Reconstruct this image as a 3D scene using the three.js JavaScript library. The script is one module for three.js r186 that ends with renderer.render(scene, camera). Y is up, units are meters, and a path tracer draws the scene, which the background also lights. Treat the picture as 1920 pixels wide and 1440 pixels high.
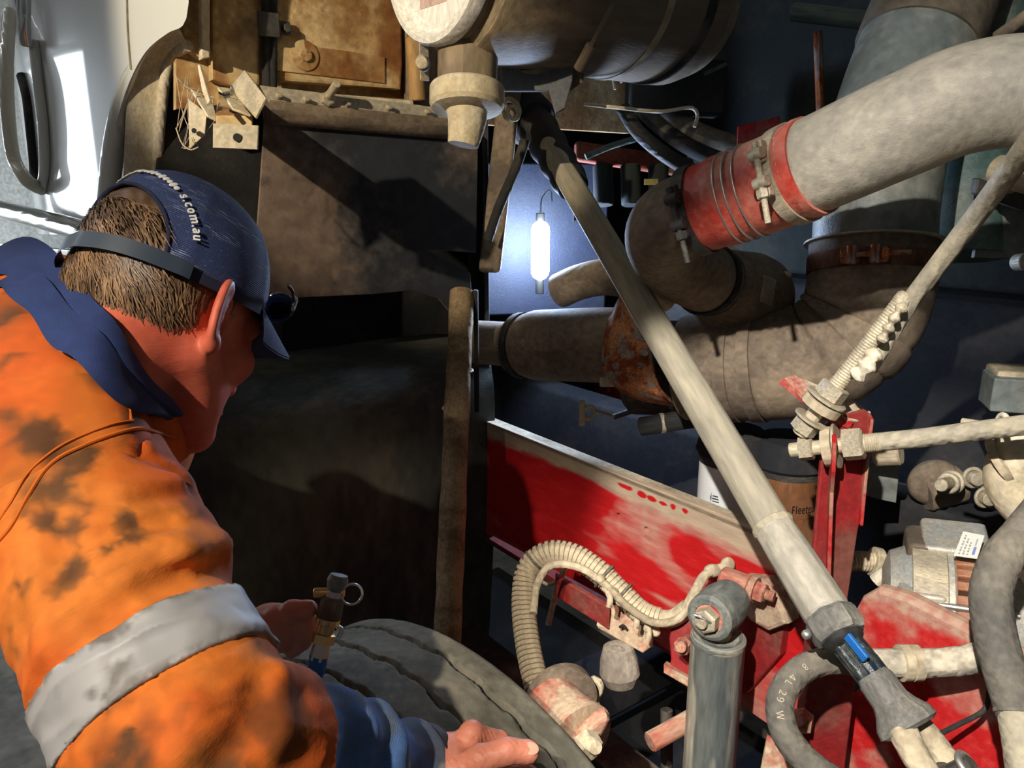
import * as THREE from 'three';
import { RectAreaLightUniformsLib } from 'three/addons/lights/RectAreaLightUniformsLib.js';
import { mergeGeometries, mergeVertices, toCreasedNormals } from 'three/addons/utils/BufferGeometryUtils.js';
import { RoundedBoxGeometry } from 'three/addons/geometries/RoundedBoxGeometry.js';
import { TextGeometry } from 'three/addons/geometries/TextGeometry.js';
import { FontLoader } from 'three/addons/loaders/FontLoader.js';

// ---------------------------------------------------------------- camera, light, exposure
const V = (x, y, z) => new THREE.Vector3(x, y, z);
const scene = new THREE.Scene();
const camera = new THREE.PerspectiveCamera(53.0, 4 / 3, 0.03, 80);
const EYE = V(0, 1.6, 0), PITCH = 14 * Math.PI / 180, FOCAL = 720 / Math.tan(26.5 * Math.PI / 180);
camera.position.copy(EYE); camera.rotation.set(-PITCH, 0, 0); camera.updateMatrixWorld();
const renderer = new THREE.WebGLRenderer();
renderer.toneMapping = THREE.LinearToneMapping;
renderer.toneMappingExposure = 1.0;
renderer.shadowMap.enabled = true;
RectAreaLightUniformsLib.init();
scene.background = new THREE.Color(0.80, 0.90, 1.0);      // overcast daylight beyond the roller door
scene.backgroundIntensity = 5.0;

// lamps: all but the work lamp are out of view
const LIGHTS = {
  flood: { at: V(-0.5, 2.6, 0.6), to: V(0.69, 0.70, -1.41), power: 33, angle: 0.213, penumbra: 0.2, color: 0xfff8f0 },   // tripod floodlight, out of view, placed to light the engine side
  upper: { at: V(-0.95, 2.5, 0.8), to: V(0.64, 1.777, -1.178), power: 21, angle: 0.127, penumbra: 0.4, color: 0xfff8f0 },          // narrow head, out of view, placed to light the upper pipes
  wall: { at: V(-1.30, 2.45, 0.55), to: V(-0.44, 1.92, -1.42), power: 21, angle: 0.20, penumbra: 0.3, color: 0xffeccd },     // second head, out of view, placed to light the firewall
  shirt: { at: V(-0.85, 2.78, 0.9), to: V(-0.38, 1.27, -0.62), power: 20, angle: 0.225, penumbra: 0.5, color: 0xfff0dc },     // third head, out of view, placed to light the shirt
  work: { at: [1013, 470, 2.1], power: 1.5, color: 0xa8c8ff },
  tubes: { power: 5, color: 0xf2f6ff },  // ceiling lights, out of view
};

// ---------------------------------------------------------------- helpers
const CP = Math.cos(PITCH), SP = Math.sin(PITCH);
// a point at a measured sight line and a measured distance (survey of the place, camera frame 1920 x 1440)
function P(px, py, d) {
  const x = (px - 960) / FOCAL * d, y = -(py - 720) / FOCAL * d;
  return V(x, EYE.y + y * CP - d * SP, -y * SP - d * CP);
}
function onPlane(px, py, o, n) {
  const dir = P(px, py, 1).sub(EYE), t = o.clone().sub(EYE).dot(n) / dir.dot(n);
  return EYE.clone().addScaledVector(dir, t);
}
let seed = 7;
function rnd() { seed = (seed * 1664525 + 1013904223) >>> 0; return seed / 4294967296; }
const lerp = (a, b, t) => a + (b - a) * t, clamp = (x, a = 0, b = 1) => Math.min(b, Math.max(a, x));
const smooth = (a, b, x) => { const t = clamp((x - a) / (b - a)); return t * t * (3 - 2 * t); };

// periodic value noise
function hash(x, y, s) { let h = (x * 374761393 + y * 668265263 + s * 1442695041) | 0; h = Math.imul(h ^ (h >>> 13), 1274126177); h ^= h >>> 16; return (h >>> 0) / 4294967296; }
function pnoise(u, v, p, s) {
  const x = u * p, y = v * p, xi = Math.floor(x), yi = Math.floor(y), fx = x - xi, fy = y - yi;
  const a = fx * fx * (3 - 2 * fx), b = fy * fy * (3 - 2 * fy), m = (k) => ((k % p) + p) % p;
  const x0 = m(xi), x1 = m(xi + 1), y0 = m(yi), y1 = m(yi + 1);
  return lerp(lerp(hash(x0, y0, s), hash(x1, y0, s), a), lerp(hash(x0, y1, s), hash(x1, y1, s), a), b);
}
function fbm(u, v, p, oct, s) { let r = 0, a = 0.5, t = 0; for (let i = 0; i < oct; i++) { r += a * pnoise(u, v, p, s + i * 17); t += a; a *= 0.55; p *= 2; } return r / t; }
function hash3(x, y, z, s) { return hash(x + z * 1013, y - z * 631, s + (z & 255)); }
function n3(x, y, z, s = 0) {
  const xi = Math.floor(x), yi = Math.floor(y), zi = Math.floor(z), fx = x - xi, fy = y - yi, fz = z - zi;
  const a = fx * fx * (3 - 2 * fx), b = fy * fy * (3 - 2 * fy), c = fz * fz * (3 - 2 * fz);
  const q = (k) => lerp(lerp(hash3(xi, yi, zi + k, s), hash3(xi + 1, yi, zi + k, s), a), lerp(hash3(xi, yi + 1, zi + k, s), hash3(xi + 1, yi + 1, zi + k, s), a), b);
  return lerp(q(0), q(1), c);
}
function fb3(x, y, z, oct, s = 0) { let r = 0, a = 0.5, t = 0; for (let i = 0; i < oct; i++) { r += a * n3(x, y, z, s + i * 7); t += a; a *= 0.5; x *= 2.03; y *= 2.03; z *= 2.03; } return r / t; }

// ---- textures
function colorTex(size, metres, f, h = size) {
  const d = new Uint8Array(size * h * 4);
  for (let j = 0; j < h; j++) for (let i = 0; i < size; i++) {
    const c = f((i + 0.5) / size, (j + 0.5) / h), k = (j * size + i) * 4;
    d[k] = clamp(c[0], 0, 255); d[k + 1] = clamp(c[1], 0, 255); d[k + 2] = clamp(c[2], 0, 255); d[k + 3] = 255;
  }
  const t = new THREE.DataTexture(d, size, h); t.colorSpace = THREE.SRGBColorSpace; finishTex(t, metres); return t;
}
function grayTex(size, metres, f) {
  const d = new Uint8Array(size * size * 4);
  for (let j = 0; j < size; j++) for (let i = 0; i < size; i++) { const c = clamp(f((i + 0.5) / size, (j + 0.5) / size) * 255, 0, 255), k = (j * size + i) * 4; d[k] = d[k + 1] = d[k + 2] = c; d[k + 3] = 255; }
  const t = new THREE.DataTexture(d, size, size); finishTex(t, metres); return t;
}
function finishTex(t, metres) { t.magFilter = THREE.LinearFilter; t.minFilter = THREE.LinearFilter; t.wrapS = t.wrapT = THREE.RepeatWrapping; if (metres) t.repeat.set(1 / metres, 1 / metres); t.needsUpdate = true; }
const mix3 = (a, b, t) => [lerp(a[0], b[0], t), lerp(a[1], b[1], t), lerp(a[2], b[2], t)];
// base under patchy dust: base, dust are sRGB triples 0..255; cover 0..1
function dustTex(base, dust, cover, s, metres = 0.4, opt = {}) {
  const sp = opt.speck ?? 0.25, contrast = opt.contrast ?? 3, third = opt.third;
  return colorTex(512, metres, (u, v) => {
    const big = fbm(u, v, opt.big ?? 4, 4, s), fine = fbm(u, v, 48, 3, s + 91), st = fbm(u * 1, v, 24, 3, s + 45);
    let k = clamp((big - 0.5) * contrast + cover + (fine - 0.5) * 0.5);
    let c = mix3(base, dust, k);
    if (third) c = mix3(c, third, smooth(opt.t0 ?? 0.55, opt.t1 ?? 0.68, fbm(u, v, opt.tp ?? 6, 4, s + 301)) * (opt.ta ?? 0.8));
    const g = 1 + (fine - 0.5) * sp + (st - 0.5) * sp * 0.7;
    return [c[0] * g, c[1] * g, c[2] * g];
  });
}
const bumpFine = grayTex(512, 0.12, (u, v) => fbm(u, v, 32, 4, 501) * 0.7 + 0.3 * pnoise(u, v, 200, 503));
const bumpLump = grayTex(512, 0.25, (u, v) => fbm(u, v, 8, 5, 511));
const bumpWeave = grayTex(256, 0.02, (u, v) => { const a = Math.sin(u * Math.PI * 2 * 16) * 0.5 + 0.5, b = Math.sin(v * Math.PI * 2 * 16) * 0.5 + 0.5; return (Math.floor(u * 16) + Math.floor(v * 16)) % 2 ? a : b; });

function mat(o) { const m = new THREE.MeshPhysicalMaterial({ roughness: 0.85, metalness: 0, ...o }); m.name = o.name || 'surface'; return m; }
function dusty(name, base, dust, cover, s, o = {}) {
  const { metres, tex, rough, metal, bump, ...rest } = o;
  return mat({ name, map: dustTex(base, dust, cover, s, metres ?? 0.4, tex ?? {}), roughness: rough ?? 0.9, metalness: metal ?? 0, bumpMap: bump === 'lump' ? bumpLump : bumpFine, bumpScale: bump === 'lump' ? 0.004 : 0.0006, ...rest });
}
const DUST = [178, 166, 142];
const M = {
  pipe: dusty('dusted steel tube', [150, 146, 136], [186, 177, 156], 0.55, 11, { rough: 0.6, metal: 0.1, tex: { contrast: 1.2, speck: 0.14 } }),
  shaft: dusty('dusted grey shaft', [140, 134, 120], [180, 170, 144], 0.6, 12, { rough: 0.75, tex: { contrast: 1.2, speck: 0.14 } }),
  dust: dusty('thick pale dust', [150, 136, 112], [190, 176, 148], 0.6, 13),
  dustRed: dusty('dusted red paint', [164, 62, 50], [178, 156, 130], 0.8, 14, { metres: 0.25, tex: { contrast: 3.5 } }),
  red: dusty('red paint', [176, 20, 24], [168, 120, 100], 0.12, 15, { metres: 0.3, rough: 0.5, tex: { contrast: 4, big: 3 } }),
  darkRed: dusty('dusted dark red paint', [140, 24, 24], [120, 70, 58], 0.3, 16, { rough: 0.7 }),
  steelDark: dusty('oiled dark steel', [62, 60, 58], [120, 110, 92], 0.25, 17, { rough: 0.6, metal: 0.2 }),
  black: dusty('dusted black rubber', [36, 36, 36], [92, 84, 70], 0.25, 18),
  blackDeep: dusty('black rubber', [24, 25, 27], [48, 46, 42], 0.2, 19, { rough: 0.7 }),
  rubber: dusty('grey dusted rubber hose', [84, 82, 76], [136, 128, 112], 0.45, 20, { rough: 0.8, tex: { contrast: 1.5, speck: 0.15 } }),
  tyre: dusty('dusted tyre rubber', [96, 94, 82], [130, 126, 110], 0.55, 21, { metres: 0.6, bump: 'fine' }),
  elbow: dusty('dusted dark rubber elbow', [92, 80, 68], [140, 124, 102], 0.4, 22, { rough: 0.85, tex: { contrast: 1.8, speck: 0.18 } }),
  rust: dusty('rusted steel plate', [136, 66, 30], [196, 130, 80], 0.4, 23, { metres: 0.14, bump: 'lump', tex: { third: [150, 140, 134], t0: 0.5, t1: 0.62, ta: 0.8, tp: 7, contrast: 4, speck: 0.5 } }),
  rustDark: dusty('dark rusted steel', [74, 46, 34], [120, 84, 60], 0.35, 24, { metres: 0.2 }),
  silicone: dusty('red silicone hose', [190, 62, 48], [200, 150, 130], 0.42, 25, { rough: 0.5, metres: 0.35, tex: { speck: 0.12, contrast: 2 } }),
  zinc: mat({ name: 'zinc plated steel', color: new THREE.Color().setRGB(0.62, 0.60, 0.55), metalness: 0.85, roughness: 0.38, bumpMap: bumpFine, bumpScale: 0.0003 }),
  bolt: dusty('dusted bolt steel', [170, 160, 138], [196, 184, 156], 0.5, 26, { rough: 0.6, metal: 0.25, metres: 0.1 }),
  alu: dusty('cast aluminium', [176, 178, 174], [186, 178, 160], 0.45, 27, { rough: 0.5, metal: 0.3, metres: 0.2 }),
  copper: dusty('copper winding', [150, 92, 64], [170, 128, 98], 0.4, 28, { rough: 0.6, metres: 0.1 }),
  teal: dusty('grey green painted pipe', [70, 98, 92], [116, 120, 108], 0.35, 29, { rough: 0.5 }),
  ductGrey: dusty('grey plastic duct', [104, 112, 110], [136, 136, 124], 0.4, 30, { rough: 0.45, metres: 0.6 }),
  ductBrown: dusty('dusted brown plastic duct', [78, 70, 58], [118, 108, 90], 0.4, 31, { rough: 0.7, metres: 0.6 }),
  tan: dusty('mud stained panel', [150, 112, 66], [196, 170, 124], 0.45, 32, { metres: 0.5, tex: { third: [118, 70, 28], t0: 0.5, t1: 0.72, ta: 0.75, tp: 4, contrast: 3.5 } }),
  tanPale: dusty('pale dusted ledge', [176, 160, 128], [216, 204, 174], 0.55, 33, { bump: 'lump', metres: 0.3 }),
  strip: dusty('dusted aluminium strip', [166, 158, 140], [182, 172, 150], 0.5, 34, { metres: 0.25, tex: { contrast: 1.5, speck: 0.2 } }),
  flap: dusty('dusted rubber flap', [38, 42, 48], [112, 96, 84], 0.42, 35, { metres: 0.9, tex: { contrast: 4.5, big: 3, speck: 0.35 } }),
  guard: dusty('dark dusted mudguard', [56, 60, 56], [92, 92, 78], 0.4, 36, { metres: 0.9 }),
  pole: dusty('dirt caked pole', [112, 92, 68], [156, 134, 102], 0.45, 37, { metres: 0.2, bump: 'lump' }),
  canister: dusty('dusted air cleaner steel', [112, 98, 80], [160, 144, 116], 0.42, 38, { metres: 0.7, rough: 0.7, tex: { contrast: 2.5 } }),
  cream: dusty('cream dusted paint', [214, 204, 182], [196, 182, 150], 0.35, 39, { metres: 0.25 }),
  capWhite: dusty('white paint chipped at the rim', [232, 230, 222], [240, 238, 230], 0.5, 40, { metres: 0.3, rough: 0.6 }),
  white: mat({ name: 'white filter paint', color: new THREE.Color().setRGB(0.78, 0.79, 0.77), roughness: 0.35 }),
  filterTan: dusty('tan filter paint', [120, 78, 48], [150, 112, 78], 0.4, 41, { rough: 0.5 }),
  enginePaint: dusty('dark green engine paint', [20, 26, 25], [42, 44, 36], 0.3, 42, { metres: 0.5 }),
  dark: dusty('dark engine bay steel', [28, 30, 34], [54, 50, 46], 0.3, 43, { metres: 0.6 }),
  orangeBrown: dusty('orange brown painted block', [132, 62, 44], [120, 84, 64], 0.35, 44, { metres: 0.4 }),
  brass: mat({ name: 'brass', color: new THREE.Color().setRGB(0.66, 0.46, 0.2), metalness: 0.9, roughness: 0.35 }),
  chrome: mat({ name: 'chrome', color: new THREE.Color().setRGB(0.8, 0.8, 0.8), metalness: 1, roughness: 0.12 }),
  blue: mat({ name: 'blue paint', color: new THREE.Color(0x1c62a8), roughness: 0.45, bumpMap: bumpFine, bumpScale: 0.0004 }),
  cab: mat({ name: 'pale cab paint', color: new THREE.Color().setRGB(0.70, 0.72, 0.69), roughness: 0.32, clearcoat: 1, clearcoatRoughness: 0.04 }),
  concrete: dusty('workshop concrete', [150, 148, 142], [176, 172, 162], 0.5, 45, { metres: 1.5 }),
  wall: dusty('grey sheet wall', [214, 216, 214], [226, 224, 218], 0.5, 46, { metres: 1.5 }),
};

// ---- geometry: all built in scene metres; uv in metres
function basis(dir, up = V(0, 1, 0)) { // columns: side, dir(y), other
  const y = dir.clone().normalize(); let x = new THREE.Vector3().crossVectors(y, up);
  if (x.lengthSq() < 1e-6) x = new THREE.Vector3().crossVectors(y, V(1, 0, 0)); x.normalize();
  return [x, y, new THREE.Vector3().crossVectors(x, y)];
}
function toFrame(geo, origin, x, y, z) { return geo.applyMatrix4(new THREE.Matrix4().makeBasis(x, y, z).setPosition(origin)); }
function scaleUV(g, su, sv) { const uv = g.attributes.uv; for (let i = 0; i < uv.count; i++) uv.setXY(i, uv.getX(i) * su, uv.getY(i) * sv); return g; }
function boxUV(g0) { // face-wise uv in metres
  const g = g0.index ? g0.toNonIndexed() : g0, p = g.attributes.position, uv = new Float32Array(p.count * 2), a = V(), b = V(), c = V();
  for (let i = 0; i < p.count; i += 3) {
    a.fromBufferAttribute(p, i); b.fromBufferAttribute(p, i + 1); c.fromBufferAttribute(p, i + 2);
    const n = b.clone().sub(a).cross(c.clone().sub(a)), ax = Math.abs(n.x), ay = Math.abs(n.y), az = Math.abs(n.z);
    [a, b, c].forEach((q, k) => { const [u, v] = ax > ay && ax > az ? [q.z, q.y] : ay > az ? [q.x, q.z] : [q.x, q.y]; uv[(i + k) * 2] = u; uv[(i + k) * 2 + 1] = v; });
  }
  g.setAttribute('uv', new THREE.BufferAttribute(uv, 2)); return g;
}
function std(g) { for (const k of Object.keys(g.attributes)) if (!['position', 'normal', 'uv', 'color'].includes(k)) g.deleteAttribute(k); return g; }
function merge(list) { return list.length === 1 ? list[0] : mergeGeometries(list.map((g) => std(g.index ? g.toNonIndexed() : g)), false); }
// revolve a profile [[radius, along], ...] about origin + dir
function lathe(origin, dir, profile, seg = 28, opt = {}) {
  const pts = profile.map(([r, t]) => new THREE.Vector2(Math.max(r, 1e-5), t));
  const raw = new THREE.LatheGeometry(pts, seg, opt.start ?? 0, opt.length ?? Math.PI * 2);
  const rm = Math.max(...profile.map((q) => q[0])); let len = 0; for (let i = 1; i < profile.length; i++) len += Math.hypot(profile[i][0] - profile[i - 1][0], profile[i][1] - profile[i - 1][1]);
  scaleUV(raw, rm * (opt.length ?? 6.283), len);
  let g = opt.smooth ? raw : std(toCreasedNormals(raw, opt.crease ?? 0.5));
  const [x, y, z] = basis(dir, opt.up); return toFrame(g, origin, x, y, z);
}
function cyl(a, b, ra, rb = ra, seg = 24, bevel = 0) {
  const L = a.distanceTo(b), e = bevel || Math.min(ra, rb, L) * 0.12;
  return lathe(a, b.clone().sub(a), [[0, 0], [ra - e, 0], [ra, e], [rb, L - e], [rb - e, L], [0, L]], seg);
}
// open tube swept along points; r number or function of t
function curveOf(points, tension) { return new THREE.CatmullRomCurve3(points, false, tension ? 'catmullrom' : 'centripetal', tension ?? 0.5); }
function sweep(points, r, seg = 20, steps = 48, caps = true, opt = {}) {
  const c = points.getPointAt ? points : curveOf(points), L = c.getLength();
  const pos = [], uv = [], idx = []; let T = c.getTangentAt(0), N = basis(T, opt.up)[0].clone(); const R = (t) => typeof r === 'function' ? r(t) : r;
  const ts = opt.ts ?? Array.from({ length: steps + 1 }, (_, i) => i / steps), n = ts.length - 1;
  for (let i = 0; i <= n; i++) {
    const t = ts[i], q = c.getPointAt(t), T2 = c.getTangentAt(t);
    const ax = new THREE.Vector3().crossVectors(T, T2); if (ax.lengthSq() > 1e-12) N.applyAxisAngle(ax.normalize(), T.angleTo(T2));
    T = T2; const B = new THREE.Vector3().crossVectors(T, N).normalize();
    for (let j = 0; j <= seg; j++) { const a = j / seg * Math.PI * 2, k = R(t) * (opt.shape ? opt.shape(a, t) : 1); const w = q.clone().addScaledVector(N, Math.cos(a) * k).addScaledVector(B, Math.sin(a) * k); pos.push(w.x, w.y, w.z); uv.push(j / seg * 6.283 * R(0.5), t * L); }
  }
  for (let i = 0; i < n; i++) for (let j = 0; j < seg; j++) { const a = i * (seg + 1) + j, b = a + seg + 1; idx.push(a, b, a + 1, b, b + 1, a + 1); }
  if (caps) for (const e of [0, n]) { const q = c.getPointAt(ts[e]), k = pos.length / 3; pos.push(q.x, q.y, q.z); uv.push(0, 0); for (let j = 0; j < seg; j++) { const a = e * (seg + 1) + j; e ? idx.push(a, k, a + 1) : idx.push(a, a + 1, k); } }
  let g = new THREE.BufferGeometry(); g.setAttribute('position', new THREE.Float32BufferAttribute(pos, 3)); g.setAttribute('uv', new THREE.Float32BufferAttribute(uv, 2)); g.setIndex(idx);
  // reversed winding check is done by orientation of first ring
  g = fixWinding(g); g.computeVertexNormals();
  const nn = g.attributes.normal; for (let i = 0; i <= n; i++) { const a = i * (seg + 1), b = a + seg, m = V(nn.getX(a) + nn.getX(b), nn.getY(a) + nn.getY(b), nn.getZ(a) + nn.getZ(b)).normalize(); nn.setXYZ(a, m.x, m.y, m.z); nn.setXYZ(b, m.x, m.y, m.z); }
  return caps ? std(toCreasedNormals(g, 0.9)) : g;
}
function fixWinding(g) { // signed volume
  const p = g.attributes.position, ix = g.index.array; let v = 0; const a = V(), b = V(), c = V();
  for (let i = 0; i < ix.length; i += 3) { a.fromBufferAttribute(p, ix[i]); b.fromBufferAttribute(p, ix[i + 1]); c.fromBufferAttribute(p, ix[i + 2]); v += a.dot(b.cross(c)); }
  if (v < 0) for (let i = 0; i < ix.length; i += 3) { const t = ix[i]; ix[i] = ix[i + 1]; ix[i + 1] = t; }
  return g;
}
// box with rounded edges centred at c, axes x,y,z (unit), sizes
function rbox(c, x, y, z, sx, sy, sz, r = 0.002) {
  if (new THREE.Vector3().crossVectors(x, y).dot(z) < 0) z = z.clone().negate();
  const g = boxUV(new RoundedBoxGeometry(sx, sy, sz, 1, Math.min(r, sx / 2.1, sy / 2.1, sz / 2.1))); return toFrame(std(g), c, x, y, z);
}
// plate: polygon of 3-D points lying in a plane, extruded by thickness along -normal, with bevel
function plate(pts, normal, thick, bevel = 0.001, holes = []) {
  const o = pts[0], n = normal.clone().normalize(); let u = pts[1].clone().sub(o); u.addScaledVector(n, -u.dot(n)).normalize(); const v = new THREE.Vector3().crossVectors(n, u);
  const to2 = (q) => { const w = q.clone().sub(o); return new THREE.Vector2(w.dot(u), w.dot(v)); };
  const s = new THREE.Shape(pts.map(to2));
  for (const [c, r] of holes) { const h = new THREE.Path(), k = to2(c); h.absarc(k.x, k.y, r, 0, Math.PI * 2, true); s.holes.push(h); }
  const g = new THREE.ExtrudeGeometry(s, { depth: thick - 2 * bevel, bevelEnabled: bevel > 0, bevelSize: bevel, bevelThickness: bevel, bevelOffset: -bevel, bevelSegments: 2, curveSegments: 16 });
  g.translate(0, 0, -thick + bevel); const q = boxUV(g); return toFrame(std(q), o, u, v, n);
}
// hexagon nut or bolt head at c along dir
function hex(c, dir, across, h, up) {
  const r = across / Math.sqrt(3), g = new THREE.CylinderGeometry(r * 0.985, r, h * 0.9, 6, 1); const top = new THREE.CylinderGeometry(r * 0.8, r * 0.985, h * 0.1, 6, 1); top.translate(0, h * 0.5, 0);
  const m = boxUV(merge([g.toNonIndexed(), top.toNonIndexed()])); m.computeVertexNormals(); m.translate(0, h * 0.45, 0);
  const [x, y, z] = basis(dir, up); return toFrame(std(m), c, x, y, z);
}
function thread(a, b, r, pitch = 0.002) { // threaded rod
  const L = a.distanceTo(b), n = Math.round(L / pitch), pr = [[0, 0]]; for (let i = 0; i < n; i++) { const t = i * L / n; pr.push([r * 0.93, t], [r, t + L / n / 2]); } pr.push([r * 0.93, L], [0, L]);
  return lathe(a, b.clone().sub(a), pr, 18, { crease: 0.3 });
}
function ring(c, dir, R, r, seg = 32, tseg = 10) { const g = scaleUV(new THREE.TorusGeometry(R, r, tseg, seg), 6.28 * R, 6.28 * r); const [x, y, z] = basis(dir); return toFrame(g, c, x, z.negate(), y); }
function washer(c, dir, ro, ri, h) { return lathe(c, dir, [[ri, 0], [ro - 0.0006, 0], [ro, 0.0006], [ro, h - 0.0006], [ro - 0.0006, h], [ri, h], [ri, 0]], 28); }
function ball(c, r, sx = 1, sy = 1, sz = 1) { const g = scaleUV(new THREE.SphereGeometry(r, 24, 16), r * 6, r * 3); g.scale(sx, sy, sz); g.translate(c.x, c.y, c.z); return g; }
const along = (a, b, t) => a.clone().lerp(b, t);
const off = (p, d, s) => p.clone().addScaledVector(d, s);

// ---- naming and tagging
const taken = {};
function numbered(name) { const k = taken[name] = (taken[name] ?? -1) + 1; return k ? name + '_' + String(k).padStart(3, '0') : name; }
function tag(o, label, category, group, kind) { if (label) o.userData.label = label; if (category) o.userData.category = category; if (group) o.userData.group = group; if (kind) o.userData.kind = kind; return o; }
function thing(name, label, category, group) { const o = new THREE.Group(); o.name = numbered(name); scene.add(o); return tag(o, label, category, group); }
function part(name, geo, material, parent, label) { const m = new THREE.Mesh(geo, material); m.name = numbered(name); m.castShadow = m.receiveShadow = true; parent.add(m); if (label) m.userData.label = label; return m; }
function single(name, geo, material, label, category, group) { const m = part(name, geo, material, scene); return tag(m, label, category, group); }
function structure(name, geo, material) { const m = new THREE.Mesh(geo, material); m.name = name; m.castShadow = m.receiveShadow = true; scene.add(m); m.userData.kind = 'structure'; return m; }
// give every group its own origin at its base: called once at the end
function settle() {
  for (const o of scene.children) {
    if (o.userData.settled || o.isLight || (!o.isGroup && !o.isMesh)) continue;
    o.updateMatrixWorld(true); if (o.position.lengthSq() > 0) continue;
    const b = new THREE.Box3().setFromObject(o), c = V((b.min.x + b.max.x) / 2, b.min.y, (b.min.z + b.max.z) / 2);
    if (o.isMesh) { o.geometry.translate(-c.x, -c.y, -c.z); for (const k of o.children) k.position.sub(c); o.position.copy(c); } else { for (const k of o.children) k.position.sub(c); o.position.copy(c); }
  }
}
// naive surface nets: f < 0 inside
function surfaceNets(f, lo, hi, cell) {
  const nx = Math.ceil((hi.x - lo.x) / cell) + 1, ny = Math.ceil((hi.y - lo.y) / cell) + 1, nz = Math.ceil((hi.z - lo.z) / cell) + 1, d = new Float32Array(nx * ny * nz);
  let k = 0; for (let z = 0; z < nz; z++) for (let y = 0; y < ny; y++) for (let x = 0; x < nx; x++) d[k++] = f(lo.x + x * cell, lo.y + y * cell, lo.z + z * cell);
  const at = (x, y, z) => (z * ny + y) * nx + x, vi = new Int32Array(nx * ny * nz).fill(-1), pos = [], idx = [];
  const E = [[0, 1], [2, 3], [4, 5], [6, 7], [0, 2], [1, 3], [4, 6], [5, 7], [0, 4], [1, 5], [2, 6], [3, 7]];
  for (let z = 0; z < nz - 1; z++) for (let y = 0; y < ny - 1; y++) for (let x = 0; x < nx - 1; x++) {
    const v = []; let m = 0; for (let i = 0; i < 8; i++) { const q = d[at(x + (i & 1), y + ((i >> 1) & 1), z + (i >> 2))]; v.push(q); if (q < 0) m++; } if (m === 0 || m === 8) continue;
    let sx = 0, sy = 0, sz = 0, n = 0;
    for (const [a, b] of E) if ((v[a] < 0) !== (v[b] < 0)) { const t = v[a] / (v[a] - v[b]); sx += (a & 1) + t * ((b & 1) - (a & 1)); sy += ((a >> 1) & 1) + t * (((b >> 1) & 1) - ((a >> 1) & 1)); sz += (a >> 2) + t * ((b >> 2) - (a >> 2)); n++; }
    vi[at(x, y, z)] = pos.length / 3; pos.push(lo.x + (x + sx / n) * cell, lo.y + (y + sy / n) * cell, lo.z + (z + sz / n) * cell);
  }
  const quad = (a, b, c, e, flip) => { if (a < 0 || b < 0 || c < 0 || e < 0) return; flip ? idx.push(a, c, b, a, e, c) : idx.push(a, b, c, a, c, e); };
  for (let z = 0; z < nz - 1; z++) for (let y = 0; y < ny - 1; y++) for (let x = 0; x < nx - 1; x++) {
    const s = d[at(x, y, z)] < 0;
    if (y > 0 && z > 0 && s !== (d[at(x + 1, y, z)] < 0)) quad(vi[at(x, y - 1, z - 1)], vi[at(x, y, z - 1)], vi[at(x, y, z)], vi[at(x, y - 1, z)], !s);
    if (x > 0 && z > 0 && s !== (d[at(x, y + 1, z)] < 0)) quad(vi[at(x - 1, y, z - 1)], vi[at(x - 1, y, z)], vi[at(x, y, z)], vi[at(x, y, z - 1)], !s);
    if (x > 0 && y > 0 && s !== (d[at(x, y, z + 1)] < 0)) quad(vi[at(x - 1, y - 1, z)], vi[at(x, y - 1, z)], vi[at(x, y, z)], vi[at(x - 1, y, z)], !s);
  }
  const g = new THREE.BufferGeometry(); g.setAttribute('position', new THREE.Float32BufferAttribute(pos, 3)); g.setIndex(idx);
  const nor = new Float32Array(pos.length), e = cell * 0.6;
  for (let i = 0; i < pos.length; i += 3) { const [x, y, z] = [pos[i], pos[i + 1], pos[i + 2]]; const a = f(x + e, y, z) - f(x - e, y, z), b = f(x, y + e, z) - f(x, y - e, z), c = f(x, y, z + e) - f(x, y, z - e), l = Math.hypot(a, b, c) || 1; nor[i] = a / l; nor[i + 1] = b / l; nor[i + 2] = c / l; }
  g.setAttribute('normal', new THREE.BufferAttribute(nor, 3)); g.setAttribute('uv', new THREE.BufferAttribute(new Float32Array(pos.length / 3 * 2), 2)); return fixWinding(g);
}
const smin = (a, b, k) => { const h = Math.max(k - Math.abs(a - b), 0) / k; return Math.min(a, b) - h * h * k * 0.25; };
function capsule(x, y, z, a, b, ra, rb) { // tapered capsule (rounded cone approximated)
  const dx = b.x - a.x, dy = b.y - a.y, dz = b.z - a.z, px = x - a.x, py = y - a.y, pz = z - a.z, t = clamp((px * dx + py * dy + pz * dz) / (dx * dx + dy * dy + dz * dz));
  return Math.hypot(px - dx * t, py - dy * t, pz - dz * t) - lerp(ra, rb, t);
}
function ellip(x, y, z, c, rx, ry, rz) { const a = (x - c.x) / rx, b = (y - c.y) / ry, e = (z - c.z) / rz, k = Math.hypot(a, b, e), q = Math.hypot(a / rx, b / ry, e / rz); return k * (k - 1) / (q || 1e-6); }
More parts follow.
